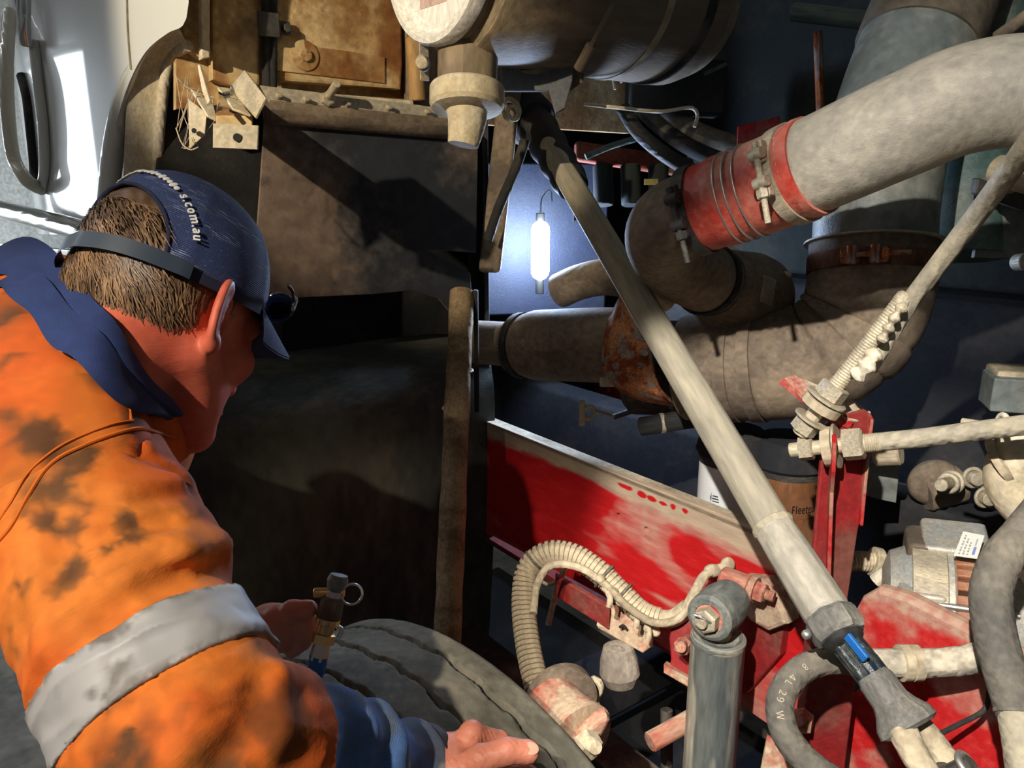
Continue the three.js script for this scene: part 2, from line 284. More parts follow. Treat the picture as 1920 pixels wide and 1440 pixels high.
// ---------------------------------------------------------------- the workshop
const UP = V(0, 1, 0), X = V(1, 0, 0), Z = V(0, 0, 1);
const HEIGHT = 5.2, ROOM = { x0: -9.5, x1: 6, z0: -11, z1: 6 };
structure('floor', boxUV(new THREE.BoxGeometry(16.1, 0.2, 17.6)).translate(-1.75, -0.1, -2.5), M.concrete);
structure('ceiling', boxUV(new THREE.BoxGeometry(16.1, 0.2, 17.6)).translate(-1.75, HEIGHT + 0.1, -2.5), M.wall);
structure('wall_right', boxUV(new THREE.BoxGeometry(0.2, HEIGHT, 17.4)).translate(ROOM.x1 + 0.1, HEIGHT / 2, -2.5), M.wall);
structure('wall_front', boxUV(new THREE.BoxGeometry(15.5, HEIGHT, 0.2)).translate(-1.75, HEIGHT / 2, ROOM.z1 + 0.1), M.wall);
structure('wall_back', boxUV(new THREE.BoxGeometry(15.5, HEIGHT, 0.2)).translate(-1.75, HEIGHT / 2, ROOM.z0 - 0.1), M.wall);
// left wall out of view, its open roller door placed for the cab reflection
const DOOR = { z0: -10.4, z1: -6.2, h: 3.35 };
structure('wall_left', boxUV(merge([
  new THREE.BoxGeometry(0.2, HEIGHT, DOOR.z0 - ROOM.z0).translate(ROOM.x0 - 0.1, HEIGHT / 2, (DOOR.z0 + ROOM.z0) / 2),
  new THREE.BoxGeometry(0.2, HEIGHT, ROOM.z1 - DOOR.z1 + 0.2).translate(ROOM.x0 - 0.1, HEIGHT / 2, (DOOR.z1 + ROOM.z1 + 0.2) / 2),
  new THREE.BoxGeometry(0.2, HEIGHT - DOOR.h, DOOR.z1 - DOOR.z0).translate(ROOM.x0 - 0.1, (HEIGHT + DOOR.h) / 2, (DOOR.z0 + DOOR.z1) / 2)])), M.wall);
structure('door_1', boxUV(merge([
  new THREE.CylinderGeometry(0.2, 0.2, 4.4, 20).rotateX(Math.PI / 2).translate(ROOM.x0 + 0.24, DOOR.h + 0.26, (DOOR.z0 + DOOR.z1) / 2),
  new THREE.BoxGeometry(0.1, DOOR.h, 0.1).translate(ROOM.x0 + 0.06, DOOR.h / 2, DOOR.z0 - 0.05),
  new THREE.BoxGeometry(0.1, DOOR.h, 0.1).translate(ROOM.x0 + 0.06, DOOR.h / 2, DOOR.z1 + 0.05)])), M.wall);
// the yard outside the door
structure('ground', boxUV(new THREE.BoxGeometry(12, 0.2, 24)).translate(-15.8, -0.12, -6), M.concrete);

// ---------------------------------------------------------------- lamps
function aim(at, to) { return to.clone().sub(at).normalize(); }
// an unseen round flood lamp head: housing, glass, stirrup; its spot light stands just in front of the glass
function floodHead(name, cfg, label, hub) {
  const t = thing(name, label, 'lamp'), d = aim(cfg.at, cfg.to);
  part('housing', lathe(off(cfg.at, d, -0.14), d, [[0, 0], [0.05, 0], [0.075, 0.04], [0.09, 0.13], [0.095, 0.14], [0.088, 0.142], [0.08, 0.125], [0, 0.12]], 24), M.blackDeep, t);
  const glow = mat({ name: 'lamp glass', color: 0xffffff, emissive: new THREE.Color(cfg.color), emissiveIntensity: 6 });
  part('lamp_glass', lathe(off(cfg.at, d, -0.018), d, [[0, 0], [0.078, 0], [0.078, 0.006], [0, 0.008]], 24), glow, t);
  part('stirrup', sweep([off(cfg.at, d, -0.07), along(off(cfg.at, d, -0.09), hub, 0.5).add(V(0, 0.02, 0)), hub], 0.008, 8, 12), M.steelDark, t);
  const s = new THREE.SpotLight(cfg.color, cfg.power, 0, cfg.angle, cfg.penumbra, 2);
  s.position.copy(off(cfg.at, d, 0.01)); s.target.position.copy(cfg.to); s.castShadow = true; s.shadow.radius = 0.9; s.shadow.mapSize.set(2048, 2048); s.shadow.bias = -0.0006; scene.add(s, s.target);
}
{
  const top = V(-0.98, 2.5, 0.98);
  const t = thing('unseen_lamp_stand', 'unseen black tripod stand carrying four round flood lamps behind the mechanic', 'lamp stand');
  part('pole', cyl(V(-0.98, 0.35, 1.0), top, 0.018), M.steelDark, t);
  for (let k = 0; k < 3; k++) { const a = k * 2.094 + 0.5; part('leg', cyl(V(-0.98, 0.6, 1.0), V(-0.98 + Math.cos(a) * 0.5, 0.012, 1.0 + Math.sin(a) * 0.5), 0.012), M.steelDark, t); }
  floodHead('unseen_flood_lamp', LIGHTS.flood, 'unseen round flood lamp on the tripod placed to light the engine', top);
  floodHead('unseen_flood_lamp', LIGHTS.upper, 'unseen narrow round flood lamp highest on the tripod placed to light the upper pipes', top);
  floodHead('unseen_flood_lamp', LIGHTS.wall, 'unseen round flood lamp on the tripod placed to light the bulkhead', top);
  floodHead('unseen_flood_lamp', LIGHTS.shirt, 'unseen round flood lamp on the tripod placed to light the mechanic', top);
}
// ceiling lights out of view, placed to light the cab and soften near shade
for (const [x, z, where] of [[-5.2, -2.4, 'outside the cab'], [-2.6, 3.6, 'behind the mechanic']]) {
  const t = thing('unseen_ceiling_light', 'unseen long white ceiling light hung ' + where, 'lamp');
  part('casing', rbox(V(x, HEIGHT - 0.12, z), X, UP, Z, 0.3, 0.08, 1.6, 0.01), M.wall, t);
  part('diffuser', rbox(V(x, HEIGHT - 0.165, z), X, UP, Z, 0.24, 0.02, 1.5, 0.005), mat({ name: 'ceiling light glow', color: 0xffffff, emissive: new THREE.Color(LIGHTS.tubes.color), emissiveIntensity: 4 }), t);
  const a = new THREE.RectAreaLight(LIGHTS.tubes.color, LIGHTS.tubes.power * (z > 0 ? 0.32 : 13), 0.24, 1.5); a.position.set(x, HEIGHT - 0.185, z); a.lookAt(x, 0, z); scene.add(a);
}

// ---------------------------------------------------------------- the truck's axes
const RA = P(949, 805, 2.0), RB = P(1400, 985, 1.42);
const FW = RB.clone().sub(RA).setY(0).normalize();              // to the front of the truck
const OUT = new THREE.Vector3().crossVectors(FW, UP).normalize(); // outboard, to the camera's left
const rail = (px, py, o = 0) => onPlane(px, py, off(RA, OUT, o), OUT);
const FW0 = P(850, 215, 1.85);
const bulk = (px, py, o = 0) => onPlane(px, py, off(FW0, FW, o), FW);
const BULK = {};
const poly = (f, list, o = 0) => list.map(([x, y]) => f(x, y, o));

// ---------------------------------------------------------------- red chassis rail
{
  const t = thing('chassis_rail', 'long red chassis rail under thick pale dust running back past the tyre', 'rail');
  const railMat = mat({ name: 'red rail paint under dust', roughness: 0.62, bumpMap: bumpFine, bumpScale: 0.0005 });
  // dust lies where it settled: drawn over the paint in metres along the rail (u) and height (v)
  const L = 2.4, H = 0.6, blobs = [[1105, 930, 0.04, 0.12], [1200, 1085, 0.07, 0.15], [1288, 1035, 0.035, 0.10], [1268, 968, 0.035, 0.028], [1415, 1065, 0.03, 0.09], [1060, 970, 0.07, 0.2], [990, 930, 0.09, 0.26], [1440, 1180, 0.03, 0.1],
    [1172, 913, 0.012, 0.012], [1203, 927, 0.007, 0.014], [1222, 935, 0.007, 0.013], [1243, 944, 0.006, 0.012], [1262, 950, 0.004, 0.013], [1284, 958, 0.004, 0.012]].map(([x, y, a, b]) => { const q = rail(x, y).sub(RA); return [(q.dot(FW) + 0.45) / L, (q.y + H) / H * 0.99, a, b]; });
  railMat.map = colorTex(1024, 0, (u, v) => {
    const w = fbm(u, v, 10, 4, 71), f = fbm(u, v, 60, 3, 72); let k = 0.50 + (w - 0.5) * 1.5;
    for (const [x, y, a, b] of blobs) if (a > 0.02) { const q = Math.hypot((u - x) / a, (v - y) / b) + (w - 0.5) * 1.4; k -= 0.85 * (1 - smooth(0.55, 0.95, q)); }
    k = Math.max(k, smooth(0.875, 0.905, v + (w - 0.5) * 0.12 - Math.max(0, 0.9 - v) * 0 ) * 0.95);
    k = clamp(k + (f - 0.5) * 0.35); const streak = pnoise(u, v * 0.06, 160, 73);
    let band = smooth(0.9, 0.93, v + (w - 0.5) * 0.06); for (const [x, y, a, b] of blobs) if (a <= 0.02) { const q = Math.hypot((u - x) / a, (v - y) / b) + (f - 0.5) * 0.8; const c = 1 - smooth(0.6, 0.9, q); band *= 1 - c; k *= 1 - c; } return mix3([190, 16, 20], mix3([186, 140, 122], [184, 166, 140], band), clamp(Math.max(k * (0.86 + streak * 0.2), band * 0.97))).map((c) => c * (0.92 + f * 0.16));
  });
  railMat.map.wrapS = railMat.map.wrapT = THREE.ClampToEdgeWrapping;
  const up1 = rail(1420, 993), face = [[780, 738], [949, 805], [1180, 898], [1405, 985], [1432, 1001], [1524, 1172], [1530, 1300], [1500, 1400], [1400, 1330], [1250, 1220], [1131, 1118], [949, 1018], [780, 930]];
  const holes = [[rail(1160, 967), 0.008], [rail(1212, 993), 0.008]];
  const g = plate(poly(rail, face), OUT, 0.012, 0.001, holes);
  const p = g.attributes.position, uv = g.attributes.uv, q = V(), top = RA.y; // dust map laid out from the rail's far end and its lower edge
  for (let i = 0; i < p.count; i++) { q.fromBufferAttribute(p, i).sub(RA); uv.setXY(i, (q.dot(FW) + 0.45) / L, (q.y + H) / H * 0.99); }
  part('web', g, railMat, t);
  // top flange, thick with dust, and bottom flange
  const a = rail(780, 738), b = rail(1432, 1001);
  part('top_flange', plate([a, b, off(b, OUT, -0.04), off(a, OUT, -0.04)], UP, 0.01, 0.001), M.dust, t);
  const c = rail(780, 930), e = rail(1260, 1225);
  part('bottom_flange', plate([c, e, off(e, OUT, -0.09), off(c, OUT, -0.09)], UP, 0.01, 0.001), M.darkRed, t);
}
{
  const t = thing('front_bracket', 'red dust topped plate in front of the chassis rail below the alternator', 'bracket');
  const r = (x, y) => rail(x, y, 0.03);
  const g = plate([[1598, 1150], [1614, 1120], [1645, 1102], [1700, 1118], [1850, 1195], [1990, 1270], [1990, 1600], [1420, 1600], [1440, 1430], [1560, 1330], [1640, 1270], [1610, 1200]].map(([x, y]) => r(x, y)), OUT, 0.03, 0.009), p = g.attributes.position, uv = g.attributes.uv, q = V();
  const e0 = r(1645, 1102), e1 = r(1990, 1270), ed = e1.clone().sub(e0).normalize(), en = new THREE.Vector3().crossVectors(ed, OUT).normalize(); if (en.y > 0) en.negate();
  for (let i = 0; i < p.count; i++) { q.fromBufferAttribute(p, i).sub(e0); uv.setXY(i, q.dot(ed) / 0.6 + 0.3, (q.dot(en) + 0.03) / 0.6); }
  M.redPlate = dusty('red plate with dust', [190, 30, 30], [190, 136, 118], 0.45, 74, { metres: 0.35, rough: 0.6, tex: { contrast: 4.5, big: 3 } });
  // dust lies thick on the rolled top of the plate and thins in patches below it
  const pm = mat({ name: 'red plate under settled dust', roughness: 0.62, bumpMap: bumpFine, bumpScale: 0.0005 }); pm.map = colorTex(1024, 0, (u, v) => { const w = fbm(u, v, 9, 4, 171), f = fbm(u, v, 64, 3, 172); let k = smooth(0.125, 0.07, v + (w - 0.5) * 0.08) * 0.95; k = Math.max(k, smooth(0.52, 0.66, fbm(u, v, 5, 4, 173)) * 0.7, 0.1); k = clamp(k + (f - 0.5) * 0.4); return mix3([192, 18, 20], [184, 152, 130], k).map((c) => c * (0.92 + f * 0.16)); });
  pm.map.wrapS = pm.map.wrapT = THREE.ClampToEdgeWrapping;
  part('plate', g, pm, t);
}
// ---------------------------------------------------------------- bulkhead at the back of the engine
{
  const t = BULK.t = thing('bulkhead', 'mud stained tan bulkhead panel behind the engine with riveted strip', 'panel');
  part('back_plate', plate([[330, -120], [1180, -260], [1180, 250], [880, 232], [480, 190], [330, 205]].map(([x, y]) => bulk(x, y, -0.02)), FW, 0.02), M.tan, t);
  part('side_panel', plate([[398, -130], [488, -130], [488, 158], [470, 172], [398, 150]].map(([x, y]) => bulk(x, y, 0.012)), FW, 0.03, 0.006), M.tan, t);
  part('centre_panel', plate([[519, -130], [700, -130], [752, -60], [756, 120], [752, 168], [530, 152], [519, 138]].map(([x, y]) => bulk(x, y, 0.015)), FW, 0.03, 0.006), M.tan, t);
  part('cover_plate', plate([[518, 80], [572, 86], [640, 94], [722, 107], [722, 156], [518, 132]].map(([x, y]) => bulk(x, y, 0.019)), FW, 0.004, 0.001), M.tan, t);
  { const c = bulk(571, 104, 0.019); part('cover_bolt', lathe(c, FW, [[0, 0], [0.03, 0], [0.03, 0.003], [0.012, 0.004], [0.012, 0.01], [0, 0.011]], 20), M.tan, t); }
  part('corner_post', cyl(bulk(776, 70, 0.03), bulk(783, 190, 0.03), 0.019, 0.019), M.tan, t);
  part('side_post', plate([[760, 20], [815, 25], [820, 205], [765, 190]].map(([x, y]) => bulk(x, y, 0.012)), FW, 0.02, 0.003), M.canister, t);
  // pale dusted sill above the strip, then the strip with its bolts
  part('dust_ledge', plate([bulk(510, 172, 0.015), bulk(775, 197, 0.015), bulk(775, 197, 0.06), bulk(510, 172, 0.06)], UP, 0.02, 0.006), M.tanPale, t);
  const st = [[488, 160], [700, 186], [838, 204], [856, 232], [700, 214], [508, 196]], s = poly(bulk, st, 0.07);
  part('strip', plate(s, FW, 0.005, 0.0008), M.strip, t);
  for (const [x, y] of [[522, 180], [573, 187], [650, 195], [728, 202], [800, 210]]) { const c = bulk(x, y, 0.07); part('strip_bolt', merge([ball(c, 0.007), cyl(c, off(c, FW, 0.014), 0.004)]), M.bolt, t); }
  { const c = bulk(612, 186, 0.07); part('stud', merge([hex(c, FW, 0.026, 0.012), cyl(c, off(c, V(FW.x, 0.45, FW.z), 0.055), 0.008)]), M.bolt, t); }
}
{ // cable pair with its clamp, down the bulkhead
  const a = bulk(497, -130, 0.03), b = bulk(500, 165, 0.02), c = bulk(511, -130, 0.03), d = bulk(510, 168, 0.02), t = thing('cable_pair', 'pair of black cables clipped down the tan bulkhead', 'cable');
  part('cable', sweep([a, along(a, b, 0.5), b], 0.009, 12, 12), M.black, t); part('cable', sweep([c, along(c, d, 0.5), d], 0.010, 12, 12), M.black, t);
  part('clamp', merge([rbox(bulk(504, 46, 0.045), OUT, UP, FW, 0.042, 0.045, 0.006, 0.002), rbox(bulk(526, 52, 0.03), OUT, UP, FW, 0.04, 0.026, 0.004, 0.001)]), M.steelDark, t);
  part('clamp_bolt', hex(bulk(537, 53, 0.032), FW, 0.016, 0.008), M.steelDark, t);
}
// dark rubber flap hanging under the strip
{
  const t = thing('rubber_flap', 'wide dark dusty flap hanging under the riveted bulkhead strip', 'flap'), f = (x, y, o = 0.045) => bulk(x, y, o);
  const rows = [[200, 0.066], [214, 0.068], [228, 0.06], [244, 0.05], [300, 0.046]];
  part('sheet', plate([[498, 197], [510, 200], [700, 218], [850, 235], [897, 262], [893, 474], [800, 468], [882, 512], [886, 560], [850, 592], [822, 560], [770, 545], [700, 552], [520, 560], [470, 566], [484, 400]].map(([x, y]) => f(x, y)), FW, 0.006, 0.002), M.flap, t);
  // rolled upper edge, its paler colour stands in for the lit band
  const a = bulk(500, 207, 0.052), b = bulk(850, 240, 0.052); part('rolled_edge', sweep([a, along(a, b, 0.5), b], 0.026, 20, 10), M.elbow, t);
}
// dark inner mudguard
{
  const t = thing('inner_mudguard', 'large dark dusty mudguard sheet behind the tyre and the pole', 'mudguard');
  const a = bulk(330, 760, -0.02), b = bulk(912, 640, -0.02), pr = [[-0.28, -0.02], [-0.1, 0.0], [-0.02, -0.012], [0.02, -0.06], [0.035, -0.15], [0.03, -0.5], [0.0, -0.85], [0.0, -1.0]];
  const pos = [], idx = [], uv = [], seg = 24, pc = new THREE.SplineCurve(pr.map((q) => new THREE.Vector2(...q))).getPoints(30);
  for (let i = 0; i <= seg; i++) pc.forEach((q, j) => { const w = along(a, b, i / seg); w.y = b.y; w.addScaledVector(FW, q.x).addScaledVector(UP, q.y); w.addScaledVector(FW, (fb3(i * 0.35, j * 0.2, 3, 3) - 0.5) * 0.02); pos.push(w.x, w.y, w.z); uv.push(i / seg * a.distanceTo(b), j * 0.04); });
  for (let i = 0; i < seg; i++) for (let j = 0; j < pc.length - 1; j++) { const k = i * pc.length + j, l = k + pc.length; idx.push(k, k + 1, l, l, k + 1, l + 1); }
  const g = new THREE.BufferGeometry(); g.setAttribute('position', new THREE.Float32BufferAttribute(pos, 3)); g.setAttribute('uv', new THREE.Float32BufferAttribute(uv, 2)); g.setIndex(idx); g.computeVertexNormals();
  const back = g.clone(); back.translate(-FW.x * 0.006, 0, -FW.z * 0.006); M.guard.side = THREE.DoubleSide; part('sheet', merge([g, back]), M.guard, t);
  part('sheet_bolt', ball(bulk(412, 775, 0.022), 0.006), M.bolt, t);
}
// dark plates added under the engine, standing in for the darkness below the rail
{
  const c = off(off(RA, OUT, -0.5), FW, 0.5), t = thing('underside_shade', 'dark plates added under the engine in place of deep shade behind the rail', 'cross member');
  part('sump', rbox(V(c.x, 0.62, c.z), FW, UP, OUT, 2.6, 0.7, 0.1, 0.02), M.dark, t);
  part('shade_sheet', rbox(V(c.x + OUT.x * 0.35, 0.1, c.z + OUT.z * 0.35), FW, UP, OUT, 2.6, 0.02, 0.8, 0.004), M.blackDeep, t);  // added dark sheet, hides the pale floor where shade would fall
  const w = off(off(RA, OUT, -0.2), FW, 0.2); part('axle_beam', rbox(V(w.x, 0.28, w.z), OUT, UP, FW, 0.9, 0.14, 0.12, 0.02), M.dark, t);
}
// dark structure deeper in the bay: closes the bay so that only lamps light it
{
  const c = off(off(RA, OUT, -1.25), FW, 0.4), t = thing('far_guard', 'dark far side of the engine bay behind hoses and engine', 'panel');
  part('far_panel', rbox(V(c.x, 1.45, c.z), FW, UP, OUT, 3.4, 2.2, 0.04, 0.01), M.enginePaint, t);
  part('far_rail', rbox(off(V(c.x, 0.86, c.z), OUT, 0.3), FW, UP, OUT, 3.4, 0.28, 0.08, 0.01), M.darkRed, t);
}
{
  const t = thing('recess_shade', 'dark sheet added above and behind the mudguard in place of shade', 'panel');
  part('recess_sheet', rbox(off(off(FW0, FW, -0.55), OUT, -0.55).setY(1.5), OUT, UP, FW, 2.1, 1.6, 0.03, 0.01), M.blackDeep, t);  // added dark sheet, stands in for the shade of the recess
}
// ================================================================ cab at the left
const CABDIR = V(-0.71, 0, -0.70).normalize(), CABN = new THREE.Vector3().crossVectors(CABDIR, UP).normalize(); if (CABN.z < 0) CABN.negate();
const BOW = (k, y) => ((k - 0.4) ** 2 - 0.16) / 9 + 0.03 * smooth(0.3, 1.0, (y - 1.75) / 0.8);
const CAB0 = P(345, 200, 1.40), cab = (x, y, o = 0) => onPlane(x, y, off(CAB0, CABN, o), CABN);
{
  const t = thing('truck_cab', 'shiny pale truck cab side with arched wheel opening and door handle', 'truck cab');
  // side skin: slightly bowed sheet, outline in the photograph's sight lines
  const sheet = (list, o, bow) => { const g = plate(list.map(([x, y]) => cab(x, y, o)), CABN, 0.012, 0.002); const p = g.attributes.position; return g; };
  // main panel, with the arch cut along its front edge
  const archEdge = [[342, -160], [342, 45], [318, 62], [285, 95], [258, 150], [238, 215], [222, 290], [205, 360], [195, 420], [190, 440]];
  // bowed grid skin between the rear edge and the arch
  const n = 50, m = 44, mk = (o) => { const pos = [], uv = [], idx = []; const ce = new THREE.CatmullRomCurve3(archEdge.map(([x, y]) => V(x, y, 0)));
    for (let i = 0; i <= n; i++) { const e = ce.getPoint(i / n); for (let j = 0; j <= m; j++) { const s = j / m, py = lerp(e.y, lerp(-160, 440, i / n), s), px = lerp(e.x, -170, s); const w = cab(px, py, o), k = w.clone().sub(CAB0).dot(CABDIR); w.addScaledVector(CABN, -BOW(k, w.y)); pos.push(w.x, w.y, w.z); uv.push(k, w.y); } }
    for (let i = 0; i < n; i++) for (let j = 0; j < m; j++) { const a = i * (m + 1) + j, b = a + m + 1; idx.push(a, b, a + 1, a + 1, b, b + 1); } const g = new THREE.BufferGeometry(); g.setAttribute('position', new THREE.Float32BufferAttribute(pos, 3)); g.setAttribute('uv', new THREE.Float32BufferAttribute(uv, 2)); g.setIndex(idx); g.computeVertexNormals(); return g; };
  M.cab.side = THREE.DoubleSide;
  part('side_skin', merge([mk(0), mk(-0.012)]), M.cab, t);
  const skin = (x, y, o = 0) => { const w = cab(x, y, o), k = w.clone().sub(CAB0).dot(CABDIR); return w.addScaledVector(CABN, -BOW(k, w.y)); };
  // arch flare: bulging rim then the flat flange
  part('arch_flare', sweep([[346, 30], [318, 58], [291, 85], [260, 138], [241, 203], [230, 270], [222, 335], [213, 430]].map(([x, y]) => skin(x, y, -0.01)), (q) => 0.003 + 0.020 * smooth(0.05, 0.75, q), 16, 40), M.cab, t);
  const f0 = [[335, 47], [293, 83], [267, 133], [253, 200], [249, 265], [247, 330], [244, 420]], f1 = [[352, 85], [330, 100], [312, 140], [303, 200], [297, 270], [293, 340], [290, 420]];
  const A = new THREE.CatmullRomCurve3(f0.map(([x, y]) => skin(x, y, -0.012))), B = new THREE.CatmullRomCurve3(f1.map(([x, y]) => cab(x, y, -0.05)));
  { const pos = [], uv = [], idx = [], q = 40; for (let i = 0; i <= q; i++) for (let j = 0; j <= 6; j++) { const w = along(A.getPoint(i / q), B.getPoint(i / q), j / 6); pos.push(w.x, w.y, w.z); uv.push(i * 0.012, j * 0.02); } for (let i = 0; i < q; i++) for (let j = 0; j < 6; j++) { const a = i * 7 + j, b = a + 7; idx.push(a, b, a + 1, a + 1, b, b + 1); } const g = new THREE.BufferGeometry(); g.setAttribute('position', new THREE.Float32BufferAttribute(pos, 3)); g.setAttribute('uv', new THREE.Float32BufferAttribute(uv, 2)); g.setIndex(idx); g.computeVertexNormals(); M.cream.side = THREE.DoubleSide; part('arch_flange', g, M.cream, t); }
  part('arch_lip', sweep(B, 0.011, 10, 40), M.cream, t);
  part('front_corner', plate([[342, -140], [378, -140], [378, 110], [352, 90], [342, 60]].map(([x, y]) => bulk(x, y, 0.02)), FW, 0.03, 0.004), M.tan, BULK.t);
  part('corner_strip', plate([[374, -140], [394, -140], [394, 108], [378, 111]].map(([x, y]) => bulk(x, y, 0.05)), FW, 0.02, 0.003), M.cream, BULK.t);
  // door: shut line, grab handle and latch
  part('shut_line', sweep([[250, -60], [252, 40], [256, 100], [259, 132]].map(([x, y]) => skin(x, y, 0.001)), 0.0025, 6, 20), M.rubber, t);
  const hd = [[46, -60, 0.02], [47, 40, 0.03], [50, 85, 0.03]]; part('latch', sweep(hd.map(([x, y, o]) => skin(x, y, o)), 0.016, 12, 14), M.chrome, t);
  part('latch_pad', rbox(along(skin(41, 0, 0.03), skin(44, 70, 0.03), 0.4), CABDIR, UP, CABN, 0.022, 0.14, 0.02, 0.005), M.blackDeep, t);
  part('grab_handle', sweep([[-4, 20, 0.02], [2, 130, 0.06], [4, 230, 0.07], [12, 300, 0.065], [40, 338, 0.05], [58, 352, 0.02]].map(([x, y, o]) => skin(x, y, o)), 0.017, 14, 40), mat({ name: 'cream glossy handle', color: new THREE.Color().setRGB(0.72, 0.68, 0.54), roughness: 0.3, clearcoat: 0.6 }), t);
  part('door_seal', sweep([[14, 140, 0.006], [30, 180, 0.006], [36, 250, 0.006], [38, 310, 0.006], [26, 348, 0.006]].map(([x, y, o]) => skin(x, y, o)), 0.014, 8, 24), M.black, t);
  part('door_edge', sweep([[64, 75, 0.01], [72, 160, 0.012], [80, 240, 0.012], [78, 310, 0.012], [60, 358, 0.01]].map(([x, y, o]) => skin(x, y, o)), 0.013, 12, 24), M.cab, t);
  part('bright_sill', sweep([[-60, 372, 0.03], [10, 395, 0.03], [80, 412, 0.03], [150, 432, 0.03], [215, 455, 0.03]].map(([x, y, o]) => cab(x, y, o)), 0.026, 20, 24), M.chrome, t);
  part('lower_skirt', plate([[-170, 440], [140, 470], [200, 490], [200, 700], [-170, 700]].map(([x, y]) => cab(x, y, -0.06)), CABN, 0.02, 0.004), M.cab, t);
}
// arch interior: added dark sheet stands in for shade behind the cobwebbed bracket
single('arch_shade_sheet', plate([[296, 90], [352, 80], [372, 150], [530, 200], [530, 640], [290, 640]].map(([x, y]) => bulk(x, y, -0.16)), FW, 0.02, 0.003), M.blackDeep, 'dark sheet added in place of shade inside the cab wheel opening', 'panel');
// bent tray bracket
{
  const t = thing('tray_bracket', 'pale bent metal tray bracket with cobwebs left of the riveted strip', 'bracket'), d = 1.3;
  const L0 = P(370, 122, 1.2), L1 = P(408, 178, 1.22), c0 = P(410, 165, 1.3), c1 = P(436, 215, 1.2), c2 = P(470, 216, 1.2), c3 = P(478, 190, 1.3), r0 = P(458, 130, 1.26), r1 = P(497, 182, 1.2);
  const quad = (a, b, c, e, th) => { const n = b.clone().sub(a).cross(c.clone().sub(a)).normalize(); if (n.dot(EYE.clone().sub(a)) < 0) n.negate(); return plate([a, b, c, e], n, th, 0.0008); };
  part('tray_left', plate([P(370, 122, 1.22), P(379, 124, 1.22), P(438, 214, 1.2), P(430, 218, 1.2), P(405, 185, 1.21)], V(-0.6, 0.4, 0.7).normalize(), 0.004, 0.0008), M.cream, t);
  part('tray_floor', quad(P(408, 162, 1.27), P(430, 165, 1.29), P(470, 215, 1.2), P(434, 216, 1.2), 0.004), M.tanPale, t);
  part('tray_right', quad(P(430, 165, 1.29), P(458, 131, 1.27), P(498, 183, 1.2), P(469, 216, 1.2), 0.004), M.bolt, t);
  part('support_arm', rbox(along(P(440, 240, 1.24), bulk(440, 190, 0.0), 0.5), P(440, 240, 1.24).sub(bulk(440, 190, 0.0)).normalize(), UP, X, P(440, 240, 1.24).distanceTo(bulk(440, 190, 0.0)), 0.04, 0.06, 0.004), M.tan, t);
  part('front_plate', quad(P(399, 231, 1.22), P(484, 235, 1.2), P(482, 280, 1.2), P(399, 277, 1.22), 0.004), M.strip, t);
  part('side_plate', quad(P(353, 185, 1.24), P(388, 212, 1.25), P(384, 252, 1.25), P(355, 279, 1.24), 0.004), M.cream, t);
  part('gusset', quad(P(358, 165, 1.26), P(400, 195, 1.27), P(407, 225, 1.25), P(385, 228, 1.25), 0.004), M.cream, t);
  part('hole', cyl(P(364, 245, 1.238), P(364, 245, 1.232), 0.004), M.blackDeep, t); part('bolt_hole', cyl(P(445, 258, 1.206), P(445, 258, 1.202), 0.0065), M.blackDeep, t);
  for (const [x, y] of [[420, 176], [440, 209]]) part('slot', sweep([P(x - 9, y - 2, 1.235), P(x, y + 2, 1.23), P(x + 10, y, 1.228)], 0.0018, 6, 8), M.blackDeep, t);
}
{ // cobwebs: fine threads
  seed = 1234; const gs = []; const ends = [[325, 135], [345, 145], [372, 160], [395, 180], [350, 190], [405, 215], [360, 260], [340, 270], [330, 240], [360, 165]];
  for (let k = 0; k < 26; k++) { const a = ends[Math.floor(rnd() * ends.length)], b = ends[Math.floor(rnd() * ends.length)]; if (a === b) continue; const d0 = 1.24 + rnd() * 0.05, d1 = 1.24 + rnd() * 0.05; gs.push(sweep([P(a[0] + rnd() * 8, a[1] + rnd() * 8, d0), P((a[0] + b[0]) / 2, (a[1] + b[1]) / 2 + 6 + rnd() * 10, (d0 + d1) / 2), P(b[0] + rnd() * 8, b[1] + rnd() * 8, d1)], 0.00035 + rnd() * 0.0004, 4, 10, false)); }
  gs.push(sweep([P(330, 240, 1.25), P(342, 270, 1.245), P(358, 281, 1.24), P(372, 276, 1.24)], 0.0012, 5, 14, false));
  const o = single('cobweb', merge(gs), mat({ name: 'dusty cobweb', color: new THREE.Color(0xb9ab96), roughness: 1 }), 'dusty cobweb strands strung between wheel opening and tray bracket', 'cobweb'); o.userData.kind = 'stuff';
}
// ================================================================ engine side
const pts = (l) => l.map((q) => P(...q));
const CAMSIDE = V(0, 0.15, 1).normalize();
